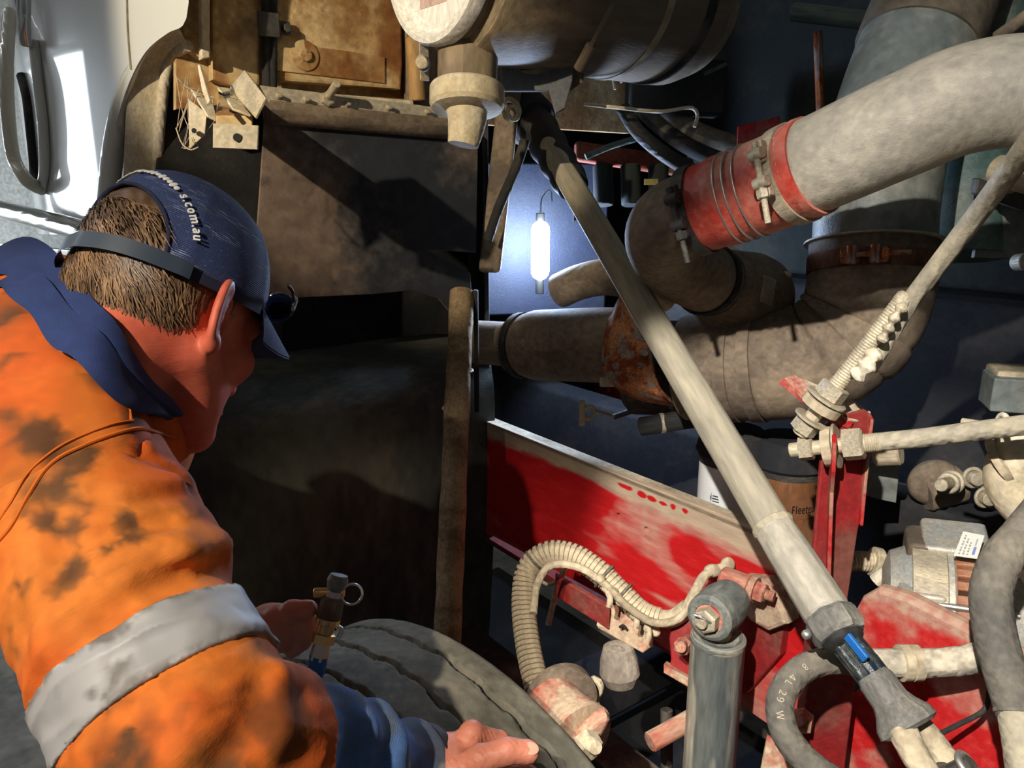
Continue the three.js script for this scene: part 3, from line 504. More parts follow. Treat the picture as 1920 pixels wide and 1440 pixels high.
// worm-free T-bolt band clamp: band round c along dir, bolt at angle
function bandClamp(parent, c, dir, r, width, boltDir, material, m2 = M.bolt, flip = 1) {
  const [x, y, z] = basis(dir), bd = boltDir.clone().addScaledVector(y, -boltDir.dot(y)).normalize(), tg = new THREE.Vector3().crossVectors(y, bd).normalize().multiplyScalar(flip);
  part('band', lathe(off(c, y, -width / 2), y, [[r, 0], [r + 0.0025, 0.0005], [r + 0.0025, width - 0.0005], [r, width]], 40), material, parent);
  const b = off(c, bd, r + 0.013);
  part('trunnion', merge([cyl(off(off(b, tg, -0.018), y, -width / 2), off(off(b, tg, -0.018), y, width / 2), 0.008), cyl(off(off(b, tg, 0.02), y, -width / 2), off(off(b, tg, 0.02), y, width / 2), 0.008), rbox(off(off(b, bd, -0.009), tg, -0.022), tg, bd, y, 0.03, 0.012, width * 0.8, 0.002), rbox(off(off(b, bd, -0.009), tg, 0.024), tg, bd, y, 0.03, 0.012, width * 0.8, 0.002)]), m2, parent);
  part('clamp_bolt', merge([thread(off(b, tg, -0.035), off(b, tg, 0.075), 0.0042, 0.0016), hex(off(b, tg, 0.03), tg, 0.015, 0.012)]), m2, parent);
}
// ---- silver intake pipe
{
  const c = curveOf(pts([[1496, 324, 1.045], [1600, 277, 0.99], [1700, 232, 0.95], [1800, 190, 0.92], [1900, 173, 0.9], [2020, 190, 0.88], [2150, 240, 0.87]]));
  const t = thing('intake_pipe', 'wide bent silver metal intake pipe running out at the upper right', 'pipe');
  part('tube', sweep(c, 0.0635, 40, 60), M.pipe, t);
  const a = c.getPointAt(0.0), d = c.getTangentAt(0);
  part('rolled_end', lathe(off(a, d, 0.0), d, [[0.0637, 0], [0.0655, 0.002], [0.0655, 0.006], [0.0637, 0.009]], 40), M.pipe, t);
  part('weld_spot', ball(off(P(1514, 255, 1.0), d, 0), 0.003), M.pipe, t);
}
// ---- red silicone hose with three wire rings and two clamps
{
  const c = curveOf(pts([[1530, 309, 1.025], [1470, 335, 1.065], [1400, 362, 1.105], [1300, 397, 1.16]]));
  const t = thing('red_hose', 'red silicone coupling hose with three wire rings below the silver pipe', 'hose');
  part('hose_wall', sweep(c, (q) => 0.0668 + 0.0012 * Math.exp(-(((q - 0.04) / 0.03) ** 2)) - 0.002 * q + 0.0018 * Math.sin(q * 20) * smooth(0.35, 0.5, q) * (1 - smooth(0.75, 0.9, q)), 40, 60), M.silicone, t);
  for (const k of [0.49, 0.575, 0.655]) part('wire_ring', ring(c.getPointAt(k), c.getTangentAt(k), 0.0668, 0.0016, 48, 8), M.zinc, t);
  const k = 0.17, q = c.getPointAt(k); bandClamp(t, q, c.getTangentAt(k), 0.0672, 0.02, P(1442, 300, 0.98).sub(P(1470, 335, 1.065)), M.bolt, M.bolt, -1);
  const k2 = 0.955, q2 = c.getPointAt(k2); bandClamp(t, q2, c.getTangentAt(k2), 0.066, 0.02, P(1262, 395, 1.08).sub(q2), M.steelDark, M.steelDark, -1);
}
// ---- dark elbow and turbocharger
{
  const c = curveOf(pts([[1312, 392, 1.155], [1262, 413, 1.20], [1242, 446, 1.27], [1262, 488, 1.345], [1306, 515, 1.41], [1338, 530, 1.46]]));
  const t = thing('intake_elbow', 'dark dusty rubber elbow curling from the red hose down to the turbocharger', 'pipe');
  part('elbow', sweep(c, (q) => 0.0605 + 0.003 * q, 36, 40), M.elbow, t);
  const e = c.getPointAt(0.9), d = c.getTangentAt(0.9); part('end_clamp', lathe(e, d, [[0.0625, 0], [0.0675, 0.001], [0.069, 0.009], [0.0675, 0.017], [0.0625, 0.018]], 40), M.black, t);
  const c0 = c.getPointAt(0.99), ax = P(1452, 598, 1.66).sub(c0).normalize(), u = thing('turbocharger', 'dusty cone shaped turbocharger housing with a small riveted data plate', 'turbocharger');
  part('compressor_cover', lathe(c0, ax, [[0.05, 0], [0.066, 0.002], [0.068, 0.02], [0.074, 0.03], [0.088, 0.085], [0.098, 0.12], [0.1, 0.145], [0.085, 0.155], [0, 0.157]], 44), M.elbow, u);
  const pc = P(1401, 545, 1.34); const toC = EYE.clone().sub(pc).normalize(), q = off(c0, ax, 0.075), rad = toC.clone().addScaledVector(ax, -toC.dot(ax)).normalize().add(V(-0.1, -0.08, 0)).normalize(), tg = new THREE.Vector3().crossVectors(ax, rad).normalize();
  const pq = P(1404, 545, 1.47), ss = pq.clone().sub(c0).dot(ax), pr2 = pq.clone().sub(off(c0, ax, ss)).normalize(), pl = off(off(c0, ax, ss), pr2, lerp(0.074, 0.098, clamp((ss - 0.03) / 0.09)) + 0.001), tilt = ax.clone().addScaledVector(pr2, 0.25).normalize(); tg.crossVectors(ax, pr2).normalize();
  part('data_plate', rbox(pl, tilt, new THREE.Vector3().crossVectors(tg, tilt).normalize(), tg, 0.036, 0.003, 0.052, 0.001), M.bolt, u);
  part('centre_body', merge([cyl(P(1180, 690, 1.86), P(1290, 690, 1.80), 0.112, 0.112, 30)]), M.black, u);
}
// ---- big lower elbow and the duct above
{
  const c = curveOf(pts([[1637, 455, 1.43], [1634, 520, 1.43], [1607, 606, 1.44], [1532, 668, 1.47], [1440, 684, 1.51], [1370, 688, 1.55], [1290, 690, 1.60]]));
  const t = thing('duct_elbow', 'large dusty folded rubber elbow with a rusted clamp on its upper end', 'pipe');
  const fold = (a, q, k, w, d) => d * Math.exp(-(((q - k) / w) ** 2));
  part('elbow', sweep(c, (q) => 0.112 - 0.004 * q, 56, 110, true, { shape: (a, q) => 1 - fold(a, q, 0.30, 0.007, 0.05) - fold(a, q, 0.385, 0.006, 0.06) - fold(a, q, 0.47, 0.007, 0.06) - fold(a, q, 0.70, 0.006, 0.04) - fold(a, q, 0.82, 0.005, 0.03) + 0.02 * Math.sin(q * 40 + a * 2) * smooth(0.2, 0.3, q) * (1 - smooth(0.5, 0.6, q)) }), M.elbow, t);
  for (const k of [0.715, 0.80]) part('hoop', lathe(c.getPointAt(k), c.getTangentAt(k), [[0.108, -0.012], [0.1125, -0.011], [0.1125, 0.011], [0.108, 0.012]], 44), M.elbow, t);
  const q = c.getPointAt(0.085); bandClamp(t, q, c.getTangentAt(0.085).negate(), 0.113, 0.032, P(1590, 490, 1.2).sub(q), M.rustDark, M.rust);
  part('rim', lathe(c.getPointAt(0.0), c.getTangentAt(0), [[0.108, 0], [0.121, 0], [0.121, 0.003], [0.108, 0.004]], 44), M.bolt, t);
}
{
  const c = curveOf(pts([[1637, 480, 1.43], [1641, 400, 1.43], [1666, 250, 1.44], [1712, 110, 1.46], [1762, -20, 1.49], [1810, -150, 1.52]]));
  const t = thing('vertical_duct', 'broad grey duct rising behind the silver intake pipe', 'duct');
  const L = c.getLength(), h = 0.5;
  part('lower_duct', sweep(c, 0.107, 44, 40, true, { ts: Array.from({ length: 31 }, (_, i) => i / 30 * 0.58) }), M.ductGrey, t);
  part('upper_duct', sweep(c, 0.112, 44, 40, true, { ts: Array.from({ length: 25 }, (_, i) => 0.57 + i / 24 * 0.43) }), M.ductBrown, t);
}
// a second duct and bay parts behind, upper right
single('side_duct', sweep(pts([[1800, 480, 1.58], [1815, 300, 1.58], [1840, 120, 1.58], [1880, -60, 1.6]]), 0.085, 30, 24), M.teal, 'grey green duct behind the broad grey duct at the upper right', 'duct');
single('teal_pipe', cyl(P(1486, 22, 1.9), P(1660, 42, 1.8), 0.022), M.teal, 'short teal cross tube beside the top of the broad duct', 'pipe');
single('rusty_post', cyl(P(1533, 60, 1.95), P(1540, 240, 1.95), 0.011), M.rust, 'thin rusty upright rod on the dark bay side above the red hose', 'rod');
for (const [a, b, w] of [[[1870, 70, 1.3], [1990, -30, 1.2], 'upper'], [[1865, 95, 1.35], [1990, 10, 1.25], 'lower']]) single('cable', sweep(pts([a, [(a[0] + b[0]) / 2, (a[1] + b[1]) / 2 + 6, (a[2] + b[2]) / 2], b]), w === 'upper' ? 0.011 : 0.014, 10, 12), w === 'upper' ? M.elbow : M.black, `${w} dark cable crossing the top right corner above the silver pipe`, 'cable');
// things beyond rod one, right edge
{
  const t = thing('coolant_pipe_end', 'pale pipe end with grey bracket behind the diagonal threaded rod at right', 'pipe');
  part('stub', cyl(P(1868, 318, 1.35), P(1990, 350, 1.25), 0.026), M.dust, t);
  part('flange', cyl(P(1893, 326, 1.34), P(1902, 329, 1.33), 0.032), M.dust, t);
  part('bracket', plate(pts([[1838, 392, 1.5], [1945, 360, 1.5], [1945, 486, 1.5], [1832, 482, 1.5]]), CAMSIDE, 0.012, 0.002), M.ductGrey, t);
  part('arm', rbox(P(1905, 376, 1.45), P(1, 0.35, 1).sub(P(0, 0, 1)).normalize(), UP, Z, 0.17, 0.03, 0.02, 0.004), M.steelDark, t);
}
single('round_plug', cyl(P(1907, 492, 1.45), off(P(1907, 492, 1.45), CAMSIDE, 0.03), 0.016), M.alu, 'small pale round plug at the right edge under the grey bracket', 'plug');
// ---- horizontal pipes at the back of the engine
{
  const t = thing('exhaust_pipe', 'fat dark exhaust pipe lying behind the rusted shield', 'pipe');
  part('main_pipe', sweep(pts([[962, 650, 1.92], [1000, 648, 1.88], [1060, 647, 1.82], [1150, 648, 1.74], [1230, 655, 1.7]]), (q) => 0.068 + 0.018 * smooth(0.0, 0.22, q), 36, 30), M.elbow, t);
  part('thin_pipe', cyl(P(880, 640, 2.02), P(985, 648, 1.9), 0.056), M.elbow, t);
  part('pipe_clamp', lathe(P(975, 648, 1.91), P(1000, 648, 1.88).sub(P(975, 648, 1.91)), [[0.07, 0], [0.082, 0.003], [0.082, 0.022], [0.07, 0.024]], 30), M.black, t);
  part('clamp_screw', cyl(P(975, 640, 1.8), P(985, 648, 1.8), 0.014), M.rust, t);
}
{
  const t = thing('upper_pipe', 'second dark pipe arching above the fat exhaust pipe', 'pipe');
  part('pipe', sweep(pts([[1050, 545, 2.0], [1090, 528, 1.95], [1140, 520, 1.9], [1230, 535, 1.85]]), 0.045, 28, 24), M.elbow, t);
}
// rusted heat shield
{
  const t = thing('heat_shield', 'orange rusted curved heat shield plate behind the steering shaft', 'shield');
  const Lc = new THREE.CatmullRomCurve3(pts([[1163, 552, 1.68], [1141, 600, 1.66], [1129, 655, 1.65], [1134, 700, 1.65], [1160, 732, 1.65], [1205, 752, 1.65], [1262, 762, 1.66]]));
  const Rc = new THREE.CatmullRomCurve3(pts([[1166, 556, 1.68], [1196, 600, 1.62], [1216, 645, 1.59], [1220, 675, 1.58], [1226, 705, 1.585], [1240, 735, 1.60], [1268, 758, 1.65]]));
  const n = 40, m = 20, mk = (o) => { const pos = [], uv = [], idx = []; for (let i = 0; i <= n; i++) for (let j = 0; j <= m; j++) { const s = j / m, w = along(Lc.getPoint(i / n), Rc.getPoint(i / n), s); const b = Math.sin(s * Math.PI) * 0.026 * Math.sin(i / n * Math.PI); w.addScaledVector(CAMSIDE, b + o).addScaledVector(X, -b * 0.4); pos.push(w.x, w.y, w.z); uv.push(s * 0.12, i / n * 0.3); }
    for (let i = 0; i < n; i++) for (let j = 0; j < m; j++) { const a = i * (m + 1) + j, b = a + m + 1; idx.push(a, b, a + 1, a + 1, b, b + 1); } const g = new THREE.BufferGeometry(); g.setAttribute('position', new THREE.Float32BufferAttribute(pos, 3)); g.setAttribute('uv', new THREE.Float32BufferAttribute(uv, 2)); g.setIndex(idx); g.computeVertexNormals(); return g; };
  M.rust.side = THREE.DoubleSide; part('shell', merge([mk(0), mk(-0.004)]), M.rust, t);
  part('rolled_edge', sweep(Rc, 0.004, 8, 30), M.rust, t);
  part('shield_bolt', merge([cyl(P(1204, 662, 1.565), P(1210, 662, 1.54), 0.006)]), M.bolt, t);
  part('lug', rbox(P(1146, 716, 1.68), X, UP, Z, 0.05, 0.022, 0.012, 0.004), M.dust, t);
}
// small clip and rods under the exhaust
{
  const t = thing('cable_clip', 'small pale clip plate with an eye below the exhaust pipe', 'clip');
  part('clip_plate', rbox(P(1091, 775, 1.72), X, UP, Z, 0.013, 0.057, 0.012, 0.001), M.bolt, t);
  part('eye', ring(P(1104, 774, 1.73), V(0.5, 0, 1), 0.014, 0.005, 24, 8), M.bolt, t);
  part('stalk', cyl(P(1116, 771, 1.74), P(1150, 781, 1.78), 0.004), M.bolt, t);
}
single('link_rod', cyl(P(1150, 782, 1.85), P(1230, 755, 1.8), 0.007), M.steelDark, 'thin dark rod between the clip and the heat shield', 'rod');
{
  const t = thing('breather_tube', 'short dark tube with a pale band beside the steering shaft', 'tube');
  part('tube', cyl(P(1200, 800, 1.72), P(1330, 780, 1.66), 0.021), M.black, t); part('band', cyl(P(1238, 794, 1.7), P(1246, 793, 1.7), 0.023), M.bolt, t);
}
single('wrapped_tube', sweep(pts([[1205, 518, 1.43], [1222, 540, 1.43], [1238, 556, 1.43], [1254, 570, 1.44]]), 0.017, 16, 14), M.dust, 'short pale wrapped tube beside the upper steering shaft', 'tube');
single('pale_cover', sweep(pts([[1352, 484, 1.52], [1395, 500, 1.5], [1440, 514, 1.5], [1482, 516, 1.5]]), (q) => 0.032 - 0.026 * q, 20, 20), M.cream, 'pale torn cover lying behind the turbocharger', 'cover');

// ---- diagonal rod on the red bracket
{
  const a = P(1568, 724, 1.135), b = P(1690, 566, 1.075), t = thing('stay_rod', 'diagonal stay rod with threaded stud welded on, rising to the right edge', 'rod');
  const d = b.clone().sub(a).normalize();
  part('stud', thread(off(a, d, -0.03), b, 0.0125, 0.0042), M.bolt, t);
  part('stud_end', lathe(b, d, [[0.0125, 0], [0.012, 0.01], [0.008, 0.014], [0, 0.015]], 18), M.bolt, t);
  const c = curveOf(pts([[1628, 692, 1.12], [1660, 640, 1.105], [1700, 575, 1.08], [1760, 495, 1.02], [1850, 378, 0.92], [1935, 262, 0.795], [2000, 170, 0.73]]));
  part('bar', sweep(c, (q) => 0.0125, 20, 40), M.shaft, t);
  part('weld', sweep(pts([[1603, 706, 1.10], [1620, 692, 1.09], [1634, 672, 1.085], [1643, 655, 1.085]]), (q) => 0.012 + 0.003 * Math.sin(q * 17) - 0.004 * Math.abs(q - 0.5), 14, 20), M.cream, t);
  part('weld', sweep(pts([[1652, 640, 1.078], [1668, 612, 1.07], [1682, 588, 1.06], [1696, 570, 1.055]]), (q) => 0.0065 + 0.0025 * Math.sin(q * 23), 12, 24), M.bolt, t);
  part('nut', merge([hex(off(a, d, -0.020), d, 0.038, 0.022)]), M.bolt, t);
  part('washer', washer(off(a, d, -0.025), d, 0.031, 0.012, 0.004), M.bolt, t); part('rubber_washer', washer(off(a, d, -0.042), d, 0.03, 0.012, 0.014), M.dust, t);
  part('lower_washer', washer(off(a, d, -0.064), d, 0.026, 0.012, 0.004), M.bolt, t);
  part('lower_nut', hex(off(a, d, -0.085), d, 0.034, 0.02), M.bolt, t); part('stud_tip', cyl(off(a, d, -0.092), off(a, d, -0.02), 0.0115), M.bolt, t);
}
// ---- red upright bracket
{
  const t = thing('upright_bracket', 'tall red folded bracket holding both stay rods in front of the oil filters', 'bracket'), d = 1.19;
  const D = P(1568, 724, 1.135), dir = P(1690, 566, 1.075).sub(D).normalize();
  // face plane turned to the camera's left
  const o = P(1590, 900, d), n = V(0.18, 0.1, 1).normalize(), f = (x, y, k = 0) => onPlane(x, y, off(o, n, k), n);
  part('web', plate([[1546, 800], [1560, 785], [1622, 768], [1633, 776], [1637, 800], [1628, 900], [1608, 1000], [1590, 1120], [1585, 1250], [1520, 1250], [1520, 1100], [1535, 930]].map(([x, y]) => f(x, y)), n, 0.008, 0.002), M.darkRed, t);
  const lft = [[1531, 802], [1549, 798], [1556, 812]];
  // left flange folded towards the camera
  const e0 = f(1545, 800), side = V(-0.35, 0.02, 1).normalize(), q = (x, y, k) => off(f(x, y), side, k);
  const fl = [q(1556, 806, 0), q(1553, 900, 0), q(1540, 1000, 0), q(1527, 1100, 0), q(1527, 1100, 0.03), q(1541, 1000, 0.036), q(1556, 905, 0.045), q(1538, 860, 0.062), q(1534, 806, 0.066), q(1548, 798, 0.05)];
  const fn = new THREE.Vector3().crossVectors(fl[1].clone().sub(fl[0]), side).normalize(); if (fn.x > 0) fn.negate();
  part('left_flange', plate(fl, fn, 0.006, 0.0015), M.red, t);
  part('right_flange', plate([f(1633, 776), f(1628, 900), f(1612, 980), q(1612, 980, 0.012), q(1628, 900, 0.016), q(1633, 780, 0.02)], V(1, 0, 0.2).normalize(), 0.005, 0.001), M.red, t);
  // top tab, square to the threaded rod
  const c = off(D, dir, -0.052), tn = V(0.30, 0.78, 0.55).normalize(), tp = (x, y, k = 0) => onPlane(x, y, off(c, tn, k), tn);
  part('top_tab', plate([[1470, 708], [1490, 702], [1560, 732], [1600, 750], [1634, 772], [1630, 788], [1590, 790], [1545, 772]].map(([x, y]) => tp(x, y)), tn, 0.010, 0.002), M.dustTop = dusty('red tab with dust on top', [176, 34, 30], [188, 172, 146], 1.05, 75, { metres: 0.2, tex: { contrast: 2.5 } }), t);
  const q0 = tp(1469, 708), q1 = tp(1545, 773), q2 = tp(1600, 792), fn2 = V(-0.45, -0.1, 0.85).normalize();
  part('tab_edge', plate([q0, q1, off(q1, tn, -0.013), off(q0, tn, -0.013)], fn2, 0.003, 0.0006), M.red, t);
  part('tab_edge', plate([q1, q2, off(q2, tn, -0.013), off(q1, tn, -0.013)], V(0, -0.1, 1).normalize(), 0.003, 0.0006), M.red, t);
  // lower leg down past the rail
  part('leg', rbox(P(1545, 1330, 1.2), X, UP, Z, 0.075, 0.3, 0.03, 0.004), M.darkRed, t);
}
// ---- second rod, nearly level
{
  const a = P(1612, 832, 1.13), b = P(1720, 822, 1.09), d = b.clone().sub(a).normalize(), t = thing('level_rod', 'nearly level stay rod bolted through the red upright bracket', 'rod');
  part('bar', sweep([a, along(a, b, 0.5), b, P(1830, 808, 1.05), P(1960, 792, 0.99)], 0.0135, 20, 30), M.shaft, t);
  part('thread', thread(a, P(1652, 829, 1.115), 0.0143, 0.003), M.dust, t);
  part('nut', hex(off(a, d, -0.022), d, 0.042, 0.028), M.bolt, t); part('washer', washer(off(a, d, -0.034), d, 0.034, 0.012, 0.004), M.bolt, t);
  part('rubber_washer', washer(off(a, d, -0.05), d, 0.03, 0.012, 0.014), M.dust, t);
  part('bolt_tip', merge([cyl(off(a, d, -0.1), a, 0.011), hex(off(a, d, -0.085), d, 0.032, 0.02)]), M.bolt, t);
}
// ---- oil filters
function filter(t, px, py, py2, d, r, m) { const a = P(px, py, d), b = a.clone(); b.y = P(px, py2, d).y; part('can', lathe(b, UP, [[0, 0], [r * 0.8, 0], [r, 0.015], [r, a.y - b.y - 0.004], [r - 0.003, a.y - b.y], [0, a.y - b.y]], 40), m, t); part('top_rim', lathe(V(a.x, a.y - 0.002, a.z), UP, [[r * 0.9, 0], [r * 1.02, 0], [r * 1.03, 0.012], [r * 0.9, 0.016], [0, 0.016]], 40), M.steelDark, t); part('head', cyl(V(a.x, a.y + 0.012, a.z), V(a.x, a.y + 0.07, a.z), r * 1.15, r * 1.0, 30), M.dark, t); }
function label(text, w, h, bg, fg, opt = {}) { // printed sticker
  const c = document.createElement('canvas'); c.width = opt.cw ?? 512; c.height = Math.round(c.width * h / w); const x = c.getContext('2d'); x.fillStyle = bg; x.fillRect(0, 0, c.width, c.height); x.fillStyle = fg; x.textBaseline = 'middle';
  for (const [s, u, v, k, col] of text) { x.fillStyle = col ?? fg; if (s === '#') x.fillRect(u * c.width, v * c.height, k[0] * c.width, k[1] * c.height); else { x.font = `bold ${Math.round(k * c.height)}px sans-serif`; x.fillText(s, u * c.width, v * c.height); } }
  const t = new THREE.CanvasTexture(c); t.colorSpace = THREE.SRGBColorSpace; t.magFilter = THREE.LinearFilter; return mat({ name: 'printed label', map: t, roughness: 0.5 });
}
function curvedLabel(c, r, ang, span, y0, y1) { // patch on an upright cylinder, ang: direction in the xz plane
  const n = 16, pos = [], uv = [], idx = []; for (let i = 0; i <= n; i++) { const a = ang + (i / n - 0.5) * span; for (const k of [0, 1]) { pos.push(c.x + Math.sin(a) * r, k ? y1 : y0, c.z + Math.cos(a) * r); uv.push(i / n, k); } }
  for (let i = 0; i < n; i++) idx.push(i * 2, i * 2 + 2, i * 2 + 1, i * 2 + 1, i * 2 + 2, i * 2 + 3); const g = new THREE.BufferGeometry(); g.setAttribute('position', new THREE.Float32BufferAttribute(pos, 3)); g.setAttribute('uv', new THREE.Float32BufferAttribute(uv, 2)); g.setIndex(idx); g.computeVertexNormals(); return g;
}
{
  const t = thing('oil_filter', 'white oil filter with small black print behind the steering shaft', 'filter'), d = 1.66, r = 0.068; filter(t, 1372, 862, 1100, d, r, M.white);
  const c = P(1372, 862, d), y = P(1372, 930, d).y; part('print', curvedLabel(c, r + 0.0006, -0.55, 0.9, y - 0.07, y + 0.03), label([['#', 0.12, 0.18, [0.03, 0.1]], ['#', 0.16, 0.12, [0.02, 0.2]], ['#', 0.22, 0.16, [0.2, 0.03]], ['#', 0.2, 0.22, [0.25, 0.03]], ['#', 0.22, 0.28, [0.24, 0.025]], ['#', 0.42, 0.64, [0.16, 0.03]], ['#', 0.42, 0.7, [0.16, 0.03]], ['#', 0.42, 0.76, [0.16, 0.03]], ['#', 0.42, 0.82, [0.16, 0.03]], ['#', 0.64, 0.66, [0.16, 0.03]], ['#', 0.64, 0.72, [0.16, 0.03]], ['#', 0.64, 0.78, [0.16, 0.03]], ['#', 0.64, 0.84, [0.16, 0.03]]], 0.06, 0.1, '#dfe2e0', '#3a3c3e'), t);
}
{
  const t = thing('tan_oil_filter', 'tan brown oil filter standing between the shaft and the red bracket', 'filter'), d = 1.62, r = 0.073; filter(t, 1478, 880, 1120, d, r, M.filterTan);
  const c = P(1478, 880, d), y = P(1495, 935, d).y; part('print', curvedLabel(c, r + 0.0006, 0.16, 0.75, y - 0.022, y + 0.02), label([['Fleetguard', 0.04, 0.5, 0.55]], 0.055, 0.026, '#7c5236', '#171210'), t);
}
// ---- alternator
{
  const t = thing('alternator', 'silver grey alternator with copper windings behind the red plate at right', 'alternator');
  const c = P(1768, 1142, 1.3), ax = V(0.92, 0.05, 0.4).normalize(), fr = EYE.clone().sub(c).normalize();
  const R = 0.112;
  part('rear_housing', lathe(off(c, ax, -0.095), ax, [[0, 0], [R * 0.5, 0], [R * 0.78, 0.01], [R * 0.86, 0.03], [R, 0.05], [R, 0.1], [R * 0.96, 0.104], [0, 0.104]], 40), M.alu, t);
  const [x, y, z] = basis(ax), n = 30;
  for (let k = 0; k < n; k++) { const a = k / n * 6.283, q = off(off(off(c, ax, 0.032), x, Math.cos(a) * R * 0.9), z, Math.sin(a) * R * 0.9); const rr = V().addScaledVector(x, Math.cos(a)).addScaledVector(z, Math.sin(a)); part('winding', rbox(q, ax, rr, new THREE.Vector3().crossVectors(ax, rr), 0.05, 0.022, R * 5.0 / n * 0.84, 0.004), M.copper, t); }
  part('core', cyl(off(c, ax, 0.005), off(c, ax, 0.07), R * 0.82, R * 0.82, 36), M.black, t);
  part('front_housing', lathe(off(c, ax, 0.06), ax, [[0, 0], [R * 0.96, 0], [R, 0.004], [R, 0.05], [R * 0.9, 0.075], [R * 0.5, 0.085], [0, 0.085]], 40), M.alu, t);
  const b0 = P(1788, 1030, 1.3); part('regulator', rbox(b0, ax, V(-0.1, 0.98, 0.12).normalize(), new THREE.Vector3().crossVectors(ax, V(-0.1, 0.98, 0.12)).normalize(), 0.10, 0.06, 0.10, 0.008), M.alu, t);
  part('regulator_cap', rbox(P(1722, 1040, 1.32), ax, UP, new THREE.Vector3().crossVectors(ax, UP).normalize(), 0.045, 0.075, 0.10, 0.012), M.elbow, t);
  part('mount_ear', rbox(P(1725, 1125, 1.25), ax, UP, new THREE.Vector3().crossVectors(ax, UP).normalize(), 0.07, 0.055, 0.07, 0.008), M.alu, t);
  { const [a, b, d, e] = pts([[1788, 1042, 1.222], [1832, 1048, 1.205], [1846, 1004, 1.222], [1806, 996, 1.24]]), g = new THREE.BufferGeometry(); g.setAttribute('position', new THREE.Float32BufferAttribute([a, b, d, e].flatMap((q) => q.toArray()), 3)); g.setAttribute('uv', new THREE.Float32BufferAttribute([0, 1, 0, 0, 1, 0, 1, 1], 2)); g.setIndex([0, 1, 2, 0, 2, 3]); g.computeVertexNormals();
    const strokes = []; for (let r = 0; r < 3; r++) for (let k = 0; k < 7 - r; k++) strokes.push(['#', 0.1 + k * 0.12, 0.16 + r * 0.17, [0.06 + 0.03 * ((k * 7 + r) % 2), 0.08], '#8d9088']); strokes.push(['#', 0.14, 0.72, [0.34, 0.12], '#6d80b4']); strokes.push(['#', 0.52, 0.73, [0.3, 0.07], '#9aa0a0']); part('sticker', g, label(strokes, 0.05, 0.04, '#cfd0c6', '#444'), t); }
  part('strap', lathe(off(c, ax, -0.055), ax, [[R * 1.0, 0], [R * 1.03, 0.001], [R * 1.03, 0.05], [R, 0.052]], 40, { start: 0, length: 1.2 }), M.bolt, t);
  for (let k = 0; k < 3; k++) { const a = k * 2.1 + 2.6, q = off(off(c, x, Math.cos(a) * R * 1.01), z, Math.sin(a) * R * 1.01); part('through_bolt', cyl(off(q, ax, -0.04), off(q, ax, 0.09), 0.005), M.zinc, t); }
  const pu = off(c, ax, 0.15); part('fan', lathe(pu, ax, [[0, 0], [0.085, 0], [0.09, 0.006], [0.05, 0.012], [0.03, 0.04], [0, 0.04]], 30), M.zinc, t);
}
// white plastic grille piece beyond the alternator
{
  const t = thing('belt_guard', 'white ribbed guard piece right of the alternator at the frame edge', 'guard');
  part('upright', rbox(P(1915, 1130, 1.2), X, UP, Z, 0.012, 0.16, 0.03, 0.003), M.cream, t);
  for (const y of [1108, 1150, 1185]) part('rib', rbox(P(1895, y, 1.2), P(1, 0.3, 1).sub(P(0, 0, 1)).normalize(), UP, Z, 0.04, 0.006, 0.03, 0.002), M.cream, t);
}
// ---- engine block mass, parts right of the bracket
{
  const t = thing('engine_block', 'dark engine block filling the bay behind pipes and filters', 'engine');
  const o = off(off(RA, OUT, -0.68), FW, 0.55);
  part('block', rbox(V(o.x, 1.0, o.z), FW, UP, OUT, 1.5, 0.75, 0.12, 0.02), M.dark, t);
  part('head', rbox(off(V(o.x, 1.56, o.z), OUT, -0.12), FW, UP, OUT, 1.3, 0.36, 0.1, 0.02), M.enginePaint, t);
}
{
  const t = thing('cylinder_head', 'orange brown painted engine top seen between hoses beside the red hose', 'engine cover');
  part('rocker_cover', rbox(P(1190, 300, 2.05), V(0.95, -0.12, -0.25).normalize(), UP, Z, 0.34, 0.05, 0.06, 0.01), M.orangeBrown, t);
  for (let k = 0; k < 3; k++) part('head_bolt_boss', cyl(P(1130 + k * 52, 310, 2.0), P(1132 + k * 52, 385, 2.0), 0.026), M.enginePaint, t);
  part('warning_tag', rbox(P(1221, 341, 1.9), X, UP, Z, 0.034, 0.014, 0.002, 0.0005), M.yellow = dusty('faded yellow tag', [168, 156, 86], [120, 112, 70], 0.4, 76), t);
}
{
  const t = thing('pump_body', 'pale dusted cast pump with bolt heads beyond the red bracket', 'pump');
  part('square_face', plate(pts([[1627, 875, 1.5], [1688, 862, 1.5], [1684, 945, 1.5], [1650, 938, 1.5], [1626, 930, 1.5]]), CAMSIDE, 0.02, 0.002), M.ductGrey, t);
  part('hub', cyl(P(1640, 852, 1.45), P(1690, 850, 1.42), 0.022), M.dust, t);
  part('casting', merge([ball(P(1752, 905, 1.6), 0.055, 1, 0.9, 0.6), cyl(P(1730, 925, 1.6), P(1800, 905, 1.6), 0.04)]), M.elbow, t);
  part('hex_plug', merge([cyl(P(1790, 902, 1.55), P(1764, 910, 1.46), 0.012), ring(P(1778, 906, 1.5), P(1764, 910, 1.46).sub(P(1790, 902, 1.55)), 0.016, 0.005), ring(P(1784, 904, 1.52), P(1764, 910, 1.46).sub(P(1790, 902, 1.55)), 0.019, 0.005)]), M.bolt, t);
  for (const [px, py] of [[1818, 893], [1850, 905], [1858, 925], [1840, 930]]) part('cover_bolt', merge([cyl(P(px, py, 1.55), off(P(px, py, 1.55), CAMSIDE, 0.03), 0.014), ring(off(P(px, py, 1.55), CAMSIDE, 0.012), CAMSIDE, 0.018, 0.004)]), M.bolt, t);
}
